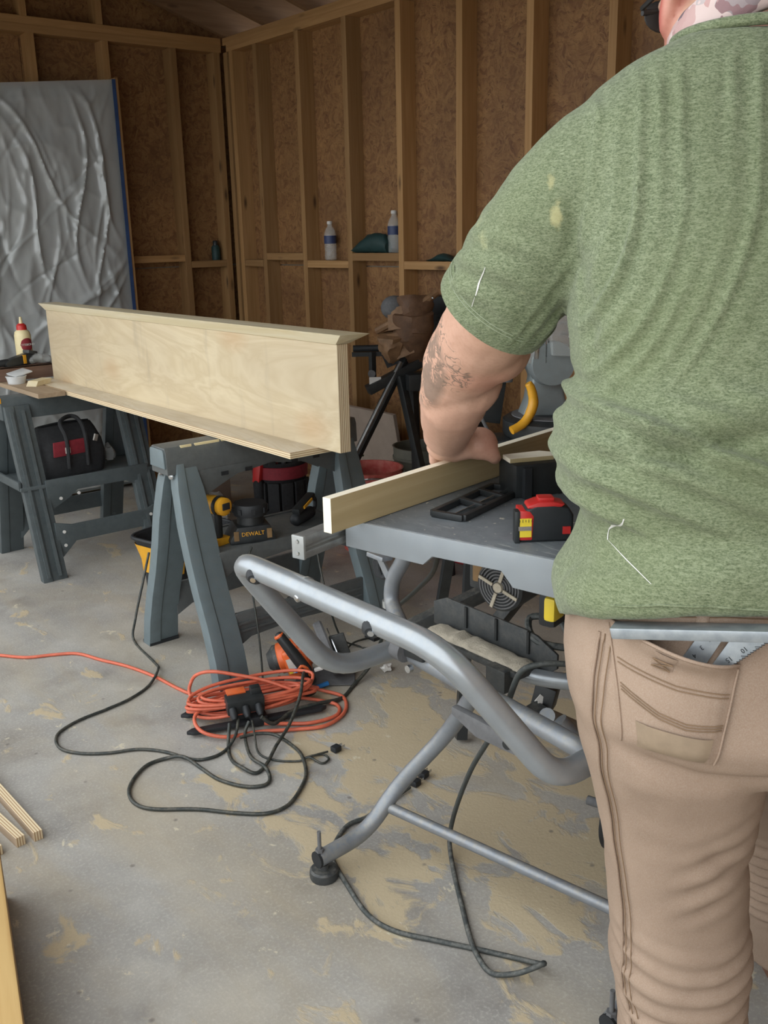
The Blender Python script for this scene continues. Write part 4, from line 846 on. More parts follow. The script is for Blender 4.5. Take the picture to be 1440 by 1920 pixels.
li = thing('lighter', 'red pocket lighter standing on the push block ledge', 'lighter', (1.373, 1.080, .9770))
MB().prism([(.011*math.cos(a), .006*math.sin(a)) for a in [2*PI*k_/14 for k_ in range(14)]], (0, 0, .0), (.8, -.6, 0), (.6, .8, 0), .042).build('lighter_body', 'red', li, bevel=.001)
MB().box((0, 0, .048), (.012, .009, .012), rotz(-.64)).build('lighter_hood', 'steel', li, bevel=.002)
gd = thing('blade_guard', 'flat black blade guard frame lying on the saw table behind the held board', 'blade guard', (1.15, 1.165, .9205), .28)
for (p, q) in (((-.11, -.03, .006), (.10, -.03, .006)), ((-.11, .03, .006), (.10, .03, .006)), ((-.11, -.03, .006), (-.11, .03, .006)), ((.10, -.03, .006), (.10, .03, .006)), ((-.04, -.03, .008), (-.02, .03, .008)), ((.03, -.03, .008), (.05, .03, .008))): MB().bar(p, q, .010, .011).build('guard_bar', 'black', gd, bevel=.002)
MB().bar((-.11, -.012, .006), (.10, -.012, .006), .002, .010).build('guard_plate', 'steel', gd)
MB().bar((.10, 0, .008), (.16, -.02, .014), .018, .012).build('guard_arm', 'rubber', gd, bevel=.003)

# ------------------------------------------------------------------ mitre saw behind the man
ms = thing('mitre_saw', 'grey mitre saw with clear blade guard and yellow handle behind the man', 'mitre saw', (2.06, 1.82, .82), -.55)
MB().lathe([(.001, .0), (.14, .0), (.145, .01), (.145, .045), (.13, .055), (.001, .055)], (.02, 0, 0), n=36).build('turntable', 'black', ms)
MB().lathe([(.075, .056), (.12, .056), (.12, .059), (.075, .059)], (.02, 0, 0), n=36, closed=True).build('scale_ring', 'greybag', ms)
MB().prism([(-.075, .05), (.075, .05), (.05, .10), (.04, .16), (.055, .20), (.05, .235), (-.05, .235), (-.065, .205), (-.045, .165), (-.055, .10)], (.0, .06, 0), (1, 0, 0), (0, 0, 1), .07).build('support_arm', 'magnesium', ms, bevel=.010, seg=3)
MB().lathe([(.001, 0), (.06, 0), (.065, .01), (.06, .05), (.001, .05)], (0, .0, .205), (0, -1, 0), 26).build('pivot_housing', 'magnesium', ms)
MB().box((-.045, -.015, .25), (.045, .05, .09)).build('pivot_bracket', 'ltgrey', ms, bevel=.006)
MB().bar((-.05, -.045, .22), (-.045, -.045, .30), .014, .012, (0, 1, 0)).build('pivot_lever', 'steel', ms, bevel=.003)
MB().bar((-.022, -.045, .205), (-.022, -.045, .27), .010, .010, (0, 1, 0)).build('pivot_lever', 'steel', ms, bevel=.003)
MB().bar((-.062, 0, .26), (-.058, .02, .38), .022, .03, (0, 1, 0)).build('rear_rod', 'ltgrey', ms, bevel=.003)
g_ = MB().prism([(-.01, .23), (.12, .22), (.15, .27), (.15, .40), (.10, .47), (.02, .45), (-.02, .36)], (0, -.014, 0), (1, 0, 0), (0, 0, 1), .06).build('clear_guard', 'clear', ms, bevel=.004)
for i in range(6): MB().box((.075, -.074, .25+.03*i), (.085, .004, .005)).build('guard_slat', 'ltgrey', g_)
MB().lathe([(.001, 0), (.12, 0), (.12, .002), (.001, .002)], (.075, -.035, .33), (0, 1, 0), 40).build('saw_blade', 'steel', ms)
MB().tube(catmull([(-.13, -.10, .035), (-.09, -.09, .055), (-.065, -.08, .10), (-.07, -.08, .14), (-.08, -.08, .16)], 5), [.012, .012, .012, .012, .013, .013, .013, .013, .014, .014, .014, .014, .013, .013, .013, .012, .012, .012, .011, .011, .009][:21], 12).build('yellow_handle', 'yellow', ms)
MB().prism([(-.008, 0), (.008, 0), (.004, .03), (-.004, .03)], (.055, -.085, .10), (1, 0, 0), (0, 0, 1), .01).build('red_knob', 'red', ms, bevel=.002)
MB().lathe([(.001, 0), (.02, 0), (.022, .03), (.018, .10), (.015, .12), (.001, .12)], (-.115, .03, .15), (.06, 0, 1), 16).build('dust_bag', 'greybag', ms)
MB().bar((-.15, .05, .03), (-.13, .06, .15), .05, .012, (0, 1, 0)).build('strap_plate', 'black', ms, bevel=.002)
MB().tube(catmull([(-.165, .02, .01), (-.19, .02, .07), (-.17, .03, .13), (-.14, .03, .155)], 5), .005, 8).build('hose_loop', 'greybag', ms)
mst = thing('mitre_saw_stand', 'black stand under the grey mitre saw behind the man', 'stand', (2.06, 1.82, 0), -.55)
MB().box((0, 0, .795), (.62, .12, .048)).build('stand_beam', 'black', mst, bevel=.004)
for sx in (-1, 1):
    for sy in (-1, 1): MB().bar((sx*.22, sy*.05, .78), (sx*.30, sy*.24, .01), .03, .03, (1, 0, 0)).build('leg', 'black', mst)

# ------------------------------------------------------------------ orange circular saw, cord winder, cords
os_ = thing('circular_saw', 'orange and black corded circular saw resting on the floor by the near sawhorse', 'circular saw', (1.545, 2.385, 0), -YAW)
MB().box((.085, .035, .006), (.19, .13, .005)).build('base_plate', 'greybag', os_, bevel=.002)
MB().lathe([(.001, 0), (.040, 0), (.05, .008), (.052, .06), (.05, .10), (.04, .11), (.001, .11)], (-.065, .01, .082), (1, .1, .25), 24).build('motor_housing', 'orange', os_)
MB().box((.0, -.018, .088), (.075, .05, .095), Euler((0, -.3, 0)).to_matrix()).build('gear_case', 'orange', os_, bevel=.012, seg=3)
MB().lathe([(.001, 0), (.026, 0), (.034, .01), (.046, .022), (.046, .034), (.001, .034)], (-.094, .008, .075), (1, .1, .25), 22).build('motor_end_cap', 'blackd', os_)
MB().chain([((-.045, -.052, .185), .016), ((-.01, -.058, .135), .018), ((.028, -.055, .075), .019), ((.045, -.05, .035), .016)]).build('rear_handle', 'black', os_)
MB().lathe([(.001, 0), (.013, 0), (.0165, .004), (.0165, .009), (.001, .009)], (-.052, -.051, .193), (.5, -.06, -.75), 16).build('grip_end', 'orange', os_)
MB().tube(catmull([(.008, -.072, .075), (.018, -.077, .095), (.036, -.074, .085), (.044, -.069, .06)], 4), .005, 8).build('grip_stripe', 'orange', os_)
MB().lathe([(.001, -.012), (.085, -.012), (.09, -.006), (.09, .012), (.085, .018), (.001, .018)], (.090, .035, .105), (.93, .2, .32), 30).build('blade_guard', 'greybag', os_)
MB().lathe([(.001, 0), (.072, 0), (.072, .003), (.001, .003)], (.118, .041, .098), (.93, .2, .32), 30).build('saw_blade', 'steel', os_)
MB().bar((.125, .0, .165), (.16, .02, .03), .05, .012, (0, 1, 0)).build('lower_guard', 'blackd', os_, bevel=.003)
MB().box((-.004, -.046, .085), (.045, .002, .05), Euler((0, -.3, 0)).to_matrix()).build('spec_label', 'label', os_)
MB().box((.006, -.048, .070), (.022, .002, .016), Euler((0, -.3, 0)).to_matrix()).build('blue_mark', 'bluelab', os_)
MB().box((-.018, -.048, .064), (.012, .002, .014), Euler((0, -.3, 0)).to_matrix()).build('yellow_mark', 'tyellow', os_)
MB().box((.075, -.045, .012), (.05, .014, .010), Euler((0, -.25, .3)).to_matrix()).build('blue_guide', 'bluelab', os_, bevel=.002)
MB().lathe([(.001, 0), (.014, 0), (.014, .016), (.001, .016)], (-.055, -.045, .035), (0, -1, .2), 14).build('lock_knob', 'rubber', os_)
MB().box((.070, -.055, .075), (.028, .012, .010), Euler((0, -.3, 0)).to_matrix()).build('white_lever', 'white', os_, bevel=.002)

cw = thing('cord_winder', 'black cord winder with three-way outlet block under the coiled orange cord', 'cord winder', (1.32, 2.29, 0), -.33)
for sy in (-.055, .055):
    MB().prism([(-.21, 0), (-.19, -.014), (.19, -.014), (.21, 0), (.19, .014), (-.19, .014)], (0, sy, .010), (1, 0, 0), (0, 1, 0), .012).build('winder_arm', 'rubber', cw, bevel=.003)
MB().box((-.0, 0, .02), (.05, .15, .03)).build('winder_bridge', 'rubber', cw, bevel=.004)
MB().box((-.035, -.045, .075), (.11, .05, .045), Euler((.15, 0, 0)).to_matrix()).build('outlet_block', 'black', cw, bevel=.005)
MB().box((-.0, -.035, .105), (.03, .03, .02)).build('outlet_clip', 'black', cw, bevel=.003)
MB().box((-.055, -.02, .102), (.055, .03, .006), Euler((.1, 0, 0)).to_matrix()).build('orange_tab', 'orange', cw, bevel=.001)
MB().box((-.035, -.03, .035), (.06, .03, .05)).build('block_foot', 'rubber', cw)
for i in range(3): MB().lathe([(.001, 0), (.011, 0), (.012, .02), (.007, .034), (.001, .034)], (-.075+.038*i, -.068, .072), (0, -.75, -.65), 12).build('plug', 'rubber', cw)
oc = thing('orange_extension_cord', 'orange extension cord, coiled on the black winder and trailing off left', 'cord', (1.32, 2.29, 0))
def cordmesh(name, pts, r, mat, par, n=8, sub=6): return MB().tube(catmull(pts, sub), r, n).build(name, mat, par, world=True, ang=70)
cordmesh('cord_run', [(0.70, 3.50, .006), (0.809, 3.358, .006), (.884, 3.249, .006), (.948, 3.168, .006), (1.026, 3.127, .006), (1.093, 3.079, .006), (1.134, 2.973, .006), (1.180, 2.863, .006), (1.213, 2.731, .006), (1.230, 2.597, .006), (1.250, 2.53, .006), (1.314, 2.492, .006), (1.368, 2.44, .012), (1.44, 2.38, .03)], .0055, 'orange_cord', oc)
ca, sa = math.cos(-.33), math.sin(-.33)
pts = []; random.seed(3)
for k_ in range(11*14+1):
    a = 2*PI*k_/14; lp = k_//14; rx = .150+.018*math.sin(lp*2.1)+.0035*lp; ry = .038+.012*math.cos(lp*1.7)+.002*lp
    x = rx*math.copysign(abs(math.cos(a))**.75, math.cos(a))+.012*math.sin(lp*1.3); y = ry*math.sin(a)+.02+.006*math.sin(lp*2.9); z = .042+.0055*(lp % 8)+.012*math.sin(a*1+lp)
    pts.append(V(1.32+x*ca-y*sa, 2.29+x*sa+y*ca, max(.035, z)))
cordmesh('coil', pts, .0052, 'orange_cord', oc, 7, 3)
cordmesh('loose_loop', [(1.18, 2.36, .04), (1.19, 2.44, .06), (1.213, 2.472, .08), (1.225, 2.45, .11), (1.256, 2.407, .125), (1.318, 2.358, .11), (1.38, 2.308, .09), (1.44, 2.25, .06)], .0055, 'orange_cord', oc)
cordmesh('loose_loop', [(1.40, 2.27, .05), (1.50, 2.22, .02), (1.54, 2.17, .008), (1.50, 2.12, .008), (1.42, 2.13, .008), (1.36, 2.17, .01), (1.30, 2.20, .02)], .0055, 'orange_cord', oc)
cordmesh('loose_loop', [(1.46, 2.33, .05), (1.56, 2.27, .012), (1.585, 2.20, .008), (1.53, 2.12, .008), (1.44, 2.09, .008), (1.36, 2.13, .008), (1.27, 2.185, .01), (1.18, 2.22, .012), (1.13, 2.27, .03), (1.15, 2.33, .05), (1.24, 2.33, .07)], .0055, 'orange_cord', oc)
def cord(name, label, pts, r, mat='cord', sub=6):
    o = MB().tube(catmull(pts, sub), r, 8).build(name, mat, ang=70); return tag(o, label, 'cord')
def lift(pts, r): return [(x, y, max(z, r+.001)) for x, y, z in pts]
cord('black_power_cord', 'black power cord from the sawhorse leg looping left to the outlet block', lift([(1.40, 3.10, .30), (1.352, 3.072, .2), (1.310, 3.066, .08), (1.290, 3.050, .006), (1.262, 2.831, .005), (1.235, 2.749, .018), (1.171, 2.685, .005), (1.085, 2.638, .005), (.999, 2.62, .005), (.91, 2.609, .005), (.838, 2.578, .005), (.807, 2.531, .005), (.804, 2.471, .005), (.838, 2.414, .005), (.896, 2.367, .005), (.967, 2.331, .005), (1.017, 2.268, .005), (1.054, 2.183, .005), (1.097, 2.156, .005), (1.15, 2.165, .005), (1.20, 2.195, .02), (1.232, 2.23, .045)], .0045), .0045)
cord('black_power_cord', 'black saw cord in a tight loop between outlet block and orange saw', lift([(1.20, 2.225, .045), (1.165, 2.177, .005), (1.135, 2.108, .005), (1.128, 2.038, .016), (1.149, 2.005, .005), (1.195, 2.024, .008), (1.261, 2.077, .016), (1.34, 2.13, .03), (1.42, 2.19, .07), (1.48, 2.26, .09), (1.53, 2.32, .08), (1.545, 2.345, .07)], .005), .005)
cord('black_power_cord', 'long black cord making the big flat loop on the concrete floor', lift([(1.25, 2.20, .045), (1.225, 2.185, .018), (1.179, 2.081, .012), (1.177, 2.002, .015), (1.16, 1.954, .005), (1.129, 1.941, .005), (1.089, 1.973, .005), (1.058, 2.044, .005), (1.051, 2.123, .005), (1.036, 2.195, .015), (1., 2.234, .005), (.945, 2.235, .005), (.887, 2.193, .005), (.85, 2.141, .005), (.841, 2.081, .005), (.867, 2.028, .005), (.948, 1.957, .005), (1.011, 1.881, .005), (1.07, 1.827, .005), (1.13, 1.823, .005), (1.195, 1.863, .005), (1.25, 1.917, .005), (1.288, 1.993, .012), (1.304, 2.071, .005), (1.29, 2.13, .016), (1.25, 2.16, .022), (1.20, 2.17, .024)], .005), .005)
pc = thing('plug_cord', 'thin black cord ending in a two-prong plug on the floor near the loop', 'cord', (1.38, 1.96, 0))
cordmesh('cord_run', lift([(1.262, 2.205, .04), (1.24, 2.156, .022), (1.211, 2.091, .005), (1.224, 2.03, .005), (1.271, 1.982, .005), (1.297, 1.97, .012), (1.311, 1.932, .005), (1.337, 1.935, .005), (1.343, 1.963, .005), (1.319, 1.98, .005), (1.289, 1.977, .010), (1.315, 1.969, .012), (1.357, 1.966, .008)], .003), .003, 'cord', pc)
def plug(par, p, d):
    p = Vector(p); d = Vector(d).normalized(); s_ = V(-d.y, d.x, 0)
    MB().bar(p-d*.012, p+d*.012, .022, .016).build('plug_body', 'rubber', par, bevel=.003, world=True)
    for k_ in (-.006, .006): MB().bar(p+d*.012+s_*k_, p+d*.028+s_*k_, .0015, .006).build('prong', 'steel', par, world=True)
plug(pc, (1.382, 1.962, .010), (.95, .1, 0))
cord('saw_power_cord', 'thick black cord rising from the outlet block to the saw table', lift([(1.285, 2.19, .05), (1.321, 2.18, .02), (1.405, 2.207, .022), (1.486, 2.195, .022), (1.578, 2.200, .007), (1.667, 2.25, .007), (1.745, 2.26, .05), (1.739, 2.20, .15), (1.678, 2.067, .3), (1.545, 1.802, .48), (1.414, 1.587, .62), (1.31, 1.45, .74), (1.20, 1.32, .84)], .006), .006)
sc_ = thing('stand_cord', 'dusty grey-black cord hanging from the saw stand and looping on the floor', 'cord', (1.1, 1.2, 0))
cordmesh('cord_run', lift([(1.27, .95, .64), (1.191, .997, .66), (1.156, 1.026, .66), (1.138, 1.053, .64), (1.153, 1.096, .56), (1.187, 1.155, .48), (1.233, 1.224, .4), (1.279, 1.317, .28), (1.314, 1.395, .15), (1.322, 1.429, .06), (1.31, 1.421, .02), (1.259, 1.351, .005), (1.199, 1.263, .005), (1.145, 1.182, .005), (1.114, 1.126, .012), (1.109, 1.085, .005), (1.134, 1.049, .015), (1.159, 1.025, .03), (1.179, 1.017, .035), (1.186, 1.031, .02), (1.172, 1.085, .005), (1.136, 1.145, .005), (1.089, 1.219, .005), (1.042, 1.297, .005), (1.031, 1.372, .005), (1.055, 1.474, .005), (1.091, 1.585, .005), (1.132, 1.622, .005), (1.192, 1.655, .005), (1.251, 1.652, .006), (1.342, 1.67, .005), (1.41, 1.68, .010)], .0055), .0055, 'corddust', sc_)
plug(sc_, (1.435, 1.687, .010), (.95, .2, 0)); plug(sc_, (1.475, 1.70, .012), (.95, .25, 0))
cord('black_hand_tool_cord', 'thin black cord hanging from the near sawhorse shelf onto the floor', lift([(1.80, 2.60, .42), (1.775, 2.588, .37), (1.763, 2.52, .2), (1.80, 2.50, .05), (1.86, 2.48, .005), (1.867, 2.45, .005), (1.908, 2.43, .005), (1.96, 2.45, .005), (1.97, 2.49, .005), (1.93, 2.51, .005), (1.853, 2.50, .012), (1.791, 2.47, .005)], .0035), .0035)
cord('black_charger_cord', 'thin black cord dropping from battery charger to floor beside the orange saw', lift([(1.53, 2.60, .41), (1.50, 2.575, .36), (1.485, 2.515, .15), (1.475, 2.49, .01), (1.45, 2.46, .005)], .0035), .0035)

# ------------------------------------------------------------------ lumber at the lower left
for i, (x, y, lab) in enumerate(((.600, 2.10, 'plywood strip on the floor at left edge, rightmost and nearest the cords'), (.560, 2.105, 'plywood strip on the floor at left edge, middle of three'), (.505, 2.10, 'plywood strip on the floor at left edge, leftmost of three'))):
    o = MB().box((0, .4, .0125), (.022, .8, .025)).build('plywood_strip', 'stripply', bevel=.001, smooth=False); o.location = (x, y, 0); o.rotation_euler = (0, 0, (.03, .10, .09)[i])
    tag(o, lab, 'strip', 'plywood strips on the floor')
o = MB().box((-.07, .42, .095), (.14, .95, .19)).build('pine_timber', 'timber', bevel=.004); o.location = (.253, 1.07, 0); o.rotation_euler = (0, 0, -.245)
tag(o, 'thick yellow pine timber lying on the floor at the lower left corner', 'timber')
t = thing('white_scrap', 'tiny crumpled white scrap on the floor under the saw stand', 'scrap', (1.814, 2.269, 0)); crumple('scrap_body', 'white', t, (0, 0, .012), (.02, .015, .012), 4, .6, 10, 7)

# ------------------------------------------------------------------ the man
MAN = V(1.0555, .5766, 0)
def evalmesh(o):
    dg = bpy.context.evaluated_depsgraph_get(); me = bpy.data.meshes.new_from_object(o.evaluated_get(dg)); bpy.data.objects.remove(o); return me
def fuse(mb, voxel, it=6, fac=.5):
    me = bpy.data.meshes.new('tmp'); me.from_pydata([tuple(p) for p in mb.v], [], mb.f); me.update()
    bm = bmesh.new(); bm.from_mesh(me); bmesh.ops.recalc_face_normals(bm, faces=bm.faces); bm.to_mesh(me); bm.free()
    o = bpy.data.objects.new('tmp', me); COL.objects.link(o)
    r = o.modifiers.new('r', 'REMESH'); r.mode = 'VOXEL'; r.voxel_size = voxel
    s_ = o.modifiers.new('s', 'SMOOTH'); s_.iterations = it; s_.factor = fac
    return evalmesh(o)
def sring(z, cx, cy, aL, aR, bB, bF, n=40, p=.8):
    out = []
    for k_ in range(n):
        t_ = 2*PI*k_/n; c_, s_ = math.cos(t_), math.sin(t_)
        x = (aR if c_ > 0 else aL)*math.copysign(abs(c_)**p, c_); y = (bF if s_ > 0 else bB)*math.copysign(abs(s_)**p, s_)
        out.append(V(cx+x, cy+y, z))
    return out
def displace(me, fn):
    me.update(); nrm = [v.normal.copy() for v in me.vertices]
    for v, n_ in zip(me.vertices, nrm): v.co = v.co+n_*fn(v.co, n_)
    me.update()
def ss(a, b, x):
    t_ = max(0, min(1, (x-a)/(b-a))); return t_*t_*(3-2*t_)
def win(a, b, c_, d, x): return ss(a, b, x)*(1-ss(c_, d, x))

# --- body (one continuous skin)
B = MB()
B.loft([sring(z, 0, cy, a, a, b1, b2, 24) for z, cy, a, b1, b2 in ((.86, .0, .19, .12, .14), (.98, .01, .19, .12, .15), (1.12, .03, .19, .12, .17), (1.28, .08, .19, .10, .13), (1.40, .105, .17, .09, .10), (1.49, .12, .10, .07, .08))])
B.chain([((0, .12, 1.46), .075), ((-.012, .17, 1.55), .066), ((-.025, .235, 1.61), .066)])
# head, turned to the left and bent down
HC = V(-.004, .282, 1.654); fd = V(-.30, .94, -.10).normalized(); lf_ = V(-fd.y, fd.x, 0).normalized(); hu = fd.cross(lf_)*1.0
if hu.z < 0: hu = -hu
RH = Matrix((fd, lf_, hu)).transposed()
def H(x, y, z): return HC+RH @ V(x, y, z)
B.ball(H(-.012, 0, .02), V(.10, .078, .105), RH, 20, 14); B.ball(H(.03, 0, -.055), V(.068, .062, .07), RH, 16, 10)
B.ball(H(.055, 0, -.10), V(.035, .038, .03), RH); B.cap(H(.088, 0, .015), .009, H(.108, 0, -.022), .015); B.ball(H(.10, .012, -.026), .009); B.ball(H(.10, -.012, -.026), .009)
B.cap(H(.088, -.018, -.062), .008, H(.088, .018, -.062), .008)
for s_ in (-1, 1):
    B.ball(H(.075, s_*.03, .022), V(.018, .02, .012), RH); B.ball(H(-.022, s_*.097, -.010), V(.024, .012, .038), RH @ Euler((s_*.2, -.2, s_*-.6)).to_matrix(), 14, 10)
    B.ball(H(-.008, s_*.084, -.044), V(.012, .009, .014), RH, 10, 6)
# left arm and hand on the board
bx_ = V(.658, .753, 0).normalized(); bnL = V(-bx_.y, bx_.x, 0)      # along the board / toward its far side
B.chain([((-.13, .115, 1.41), .075), ((-.245, .15, 1.385), .075), ((-.300, .235, 1.275), .066), ((-.338, .385, 1.180), .062)], 18)
B.ball((-.335, .405, 1.155), V(.066, .058, .062)); B.ball((-.30, .33, 1.21), V(.062, .07, .052))
B.chain([((-.342, .395, 1.160), .058), ((-.346, .435, 1.122), .057), ((-.348, .505, 1.078), .050), ((-.350, .555, 1.040), .042)], 18)
PC = V(-.330, .594, 1.006)
RP = Matrix((bx_, bnL, UZ)).transposed()
fF = V(-.12, .99, 0).normalized(); fS = V(.99, .12, 0).normalized()
B.ball(PC, V(.050, .042, .024), Matrix((fS, fF, UZ)).transposed(), 16, 10); B.cap((-.350, .555, 1.040), .042, PC+V(-.006, 0, .004), .032)
B.ball(PC+V(.040, .0, .006), V(.036, .034, .030)); B.ball(PC+V(-.026, -.006, .002), V(.030, .03, .024))
for i, (o_, l_) in enumerate(((-.034, .80), (-.012, .95), (.010, 1.0), (.032, .92))):
    k0 = PC+fS*o_+fF*.022+V(0, 0, .002); k1 = k0+fF*.026*l_+V(0, 0, -.003); k2 = k1+fF*.006+V(0, 0, -.028*l_); k3 = k2-fF*.004+V(0, 0, -.020*l_)
    B.chain([(k0, .0115), (k1, .0105), (k2, .0095), (k3, .0085)], 10)
B.chain([(PC+V(.030, -.010, .0), .021), (PC+V(.056, -.010, -.004), .018), (PC+V(.066, -.006, -.016), .014), (PC+V(.070, .004, -.024), .012)], 12)
# right arm, hand resting on the saw table
B.chain([((.13, .115, 1.41), .075), ((.24, .15, 1.385), .072), ((.31, .27, 1.24), .062), ((.30, .37, 1.13), .058), ((.20, .46, 1.03), .045), ((.115, .52, .975), .034)], 16)
PR = V(.085, .545, .957); B.ball(PR, V(.038, .044, .018)); 
for i, (a_, l_) in enumerate(((-.5, .075), (-.2, .085), (.08, .082), (.35, .068))):
    d_ = V(-math.sin(a_)-.25, math.cos(a_), 0).normalized(); k0 = PR+d_*.03; B.chain([(k0, .011), (k0+d_*l_*.5+V(0, 0, .006), .010), (k0+d_*l_+V(0, 0, -.012), .009)], 10)
B.chain([(PR+V(-.025, -.01, 0), .015), (PR+V(-.06, .02, -.003), .012), (PR+V(-.075, .045, -.009), .010)], 10)
# legs inside the trousers
B.chain([((-.10, .01, .86), .10), ((-.085, .04, .62), .075), ((-.055, .065, .42), .06), ((-.03, .085, .22), .055), ((-.018, .09, .08), .045)])
B.chain([((.10, .02, .86), .10), ((.145, .17, .62), .075), ((.172, .25, .48), .062), ((.225, .33, .3), .058), ((.285, .435, .09), .045)])
me = fuse(B, .0058, 4, .5)
displace(me, lambda p, n_: -.004*math.exp(-((p.z-1.125-.25*(p.x+.33))/.012)**2)*win(-.41, -.37, -.30, -.26, p.x)*ss(.3, .36, p.y)+.0015*noise.noise(p*30))
man = link('person', me, 'skin', None, ang=80); man.location = MAN; man.rotation_euler = (0, 0, -YAW)
tag(man, 'man seen from behind in a green t-shirt and khaki trousers, leaning over the saw table', 'person')

# --- shirt
W = MB()
rows = [(.924, -.0, .0, .250, .25, .172, .20), (.950, 0, .0, .256, .25, .176, .21), (.972, 0, 0, .252, .25, .172, .215), (.996, 0, .002, .232, .245, .166, .22), (1.042, 0, .01, .214, .24, .158, .225), (1.081, 0, .018, .246, .245, .168, .225),
        (1.124, 0, .028, .258, .25, .176, .22), (1.150, 0, .035, .250, .25, .170, .21), (1.173, 0, .045, .238, .25, .174, .20), (1.205, 0, .055, .226, .25, .166, .18), (1.268, 0, .075, .234, .25, .165, .16), (1.33, 0, .09, .234, .245, .162, .15), (1.40, 0, .105, .232, .24, .154, .145),
        (1.46, -.002, .115, .232, .24, .142, .135), (1.505, -.004, .12, .226, .225, .126, .125), (1.540, -.006, .124, .188, .195, .110, .11), (1.565, -.01, .126, .150, .16, .098, .095), (1.580, -.012, .128, .116, .12, .088, .086), (1.589, -.013, .13, .096, .10, .080, .078)]
def lift_hem(p): return V(p.x, p.y, p.z+(.062*max(0, min(1, -p.y/.16))-.007*math.sin(p.x*26+.6))*(1-ss(.93, 1.10, p.z)))
W.loft([[lift_hem(p) for p in sring(*r, n=48, p=.82)] for r in rows])
for s_ in (-1, 1):
    if s_ < 0: pth = [((-.10, .11, 1.46), .085), ((-.165, .12, 1.45), .088), ((-.226, .15, 1.39), .092), ((-.270, .192, 1.335), .086), ((-.303, .235, 1.280), .0815)]
    else: pth = [((.10, .11, 1.46), .085), ((.175, .13, 1.44), .088), ((.236, .165, 1.385), .09), ((.28, .22, 1.31), .084), ((.315, .275, 1.24), .080)]
    P_ = catmull([p for p, r in pth], 4); rr = [pth[min(len(pth)-1, i//4)][1]*(1-(i % 4)/4)+pth[min(len(pth)-1, i//4+1)][1]*((i % 4)/4) for i in range(len(P_))]
    W.tube(P_, rr, 24)
me = fuse(W, .0058, 7, .5)
def fold(ph):
    s_ = math.sin(ph); return math.copysign(abs(s_)**.8, s_)
def shirt_f(p, n_):
    x, y, z = p; d = 0
    bk = ss(.15, -.25, n_.y) if n_.y < .15 else 0
    bk = ss(-.1, .35, -n_.y)
    # long drawn folds across the shoulder blade
    sh_ = .085*max(0, min(1.3, (1.43-z)/.20))**2-.05*max(0, z-1.47)
    q = (x+.232+sh_)/.0245+1.0*noise.noise(V(x*5.5, z*2.6, 2))+.25*noise.noise(V(x*14, z*7, 6)); fr = q-math.floor(q)
    a = win(-.4, .7, 7.0, 10.5, q)*win(1.17, 1.26, 1.52, 1.58, z)*bk
    d += .0085*a*(math.exp(-((fr-.5)/.20)**2)-.33)*max(0, .65+1.25*noise.noise(V(math.floor(q)*3.7, z*4.0, 9)))
    # gathered roll at the waist
    nz_ = noise.noise(V(x*4.2, z*6, 5)); ph = (z+.10*(x+.05)+.035*math.sin(x*9+1.0)+.016*nz_)/.040
    a2 = win(1.03, 1.09, 1.17, 1.235, z)*ss(-.28, -.2, x)
    fr2 = ph-math.floor(ph); d += .018*a2*(math.exp(-((fr2-.5)/.26)**2)-.42)*max(.1, .8+.9*noise.noise(V(x*4, math.floor(ph)*2.3, 3)))
    # arc above the hem
    ph = (z-.962+.9*(x+.08)**2)/.012; d -= .008*math.exp(-ph*ph)*bk*win(-.23, -.17, .2, .24, x)
    d += .005*math.exp(-((z-.985+.9*(x+.08)**2)/.018)**2)*bk
    # big diagonal sag fold
    ph = (z-1.163-.22*(x+.09))/.010; d -= .009*math.exp(-ph*ph)*bk*win(-.26, -.2, -.03, .04, x)
    ph = (z-1.188-.22*(x+.09))/.020; d += .008*math.exp(-ph*ph)*bk*win(-.26, -.2, -.03, .04, x)
    # armhole crease and sleeve wrinkles
    sl = ss(-.225, -.25, x)
    d += .0035*sl*fold(2*PI*((x+.25)*.8+(z-1.3)*.9+.3*y+.02*noise.noise(p*9))/.040)*win(1.24, 1.28, 1.36, 1.44, z)*(.5+.8*noise.noise(p*8))
    ar = (x+.232+.10*(z-1.33)); d -= .007*math.exp(-(ar/.008)**2)*win(1.20, 1.26, 1.38, 1.44, z)*bk
    d += .004*noise.noise(V(x*9, y*9, z*9))+.0012*noise.noise(p*34)
    return d
displace(me, shirt_f)
shirt = link('shirt', me, 'shirt', man, ang=80)
bvS = BVHTree.FromPolygons([v.co for v in me.vertices], [p.vertices[:] for p in me.polygons])
def hem(name, c_, nrm_, r, tr, n=36, squash=1.0):
    a, b_, _ = frame(nrm_); pts = []
    for k_ in range(n):
        t_ = 2*PI*k_/n; pts.append(Vector(c_)+a*math.cos(t_)*r+b_*math.sin(t_)*r*squash)
    return MB().tube(pts, tr, 8, closed=True).build(name, 'shirt', shirt, ang=80)
dS = (V(-.303, .235, 1.280)-V(-.270, .192, 1.335)).normalized()
for off, rr_ in ((.003, .0815), (.000, .083)): pass
rings = []
a, b_, _ = frame(dS)
for h, r in ((-.030, .079), (-.027, .0818), (-.004, .0826), (.005, .0815), (.005, .076), (-.02, .068)):
    rings.append([V(-.303, .235, 1.280)+dS*h+(a*math.cos(t_)+b_*math.sin(t_))*(r+.0018*math.sin(3*t_)) for t_ in [2*PI*k_/40 for k_ in range(40)]])
MB().loft(rings, caps=False).build('sleeve_hem', 'shirt', shirt, ang=60)
for h in (-.026, -.021): MB().tube([V(-.303, .235, 1.280)+dS*h+(a*math.cos(t_)+b_*math.sin(t_))*(.0824+.0018*math.sin(3*t_)) for t_ in [2*PI*k_/40 for k_ in range(40)]], .0007, 5, closed=True).build('hem_stitch', 'hemthread', shirt, ang=80)
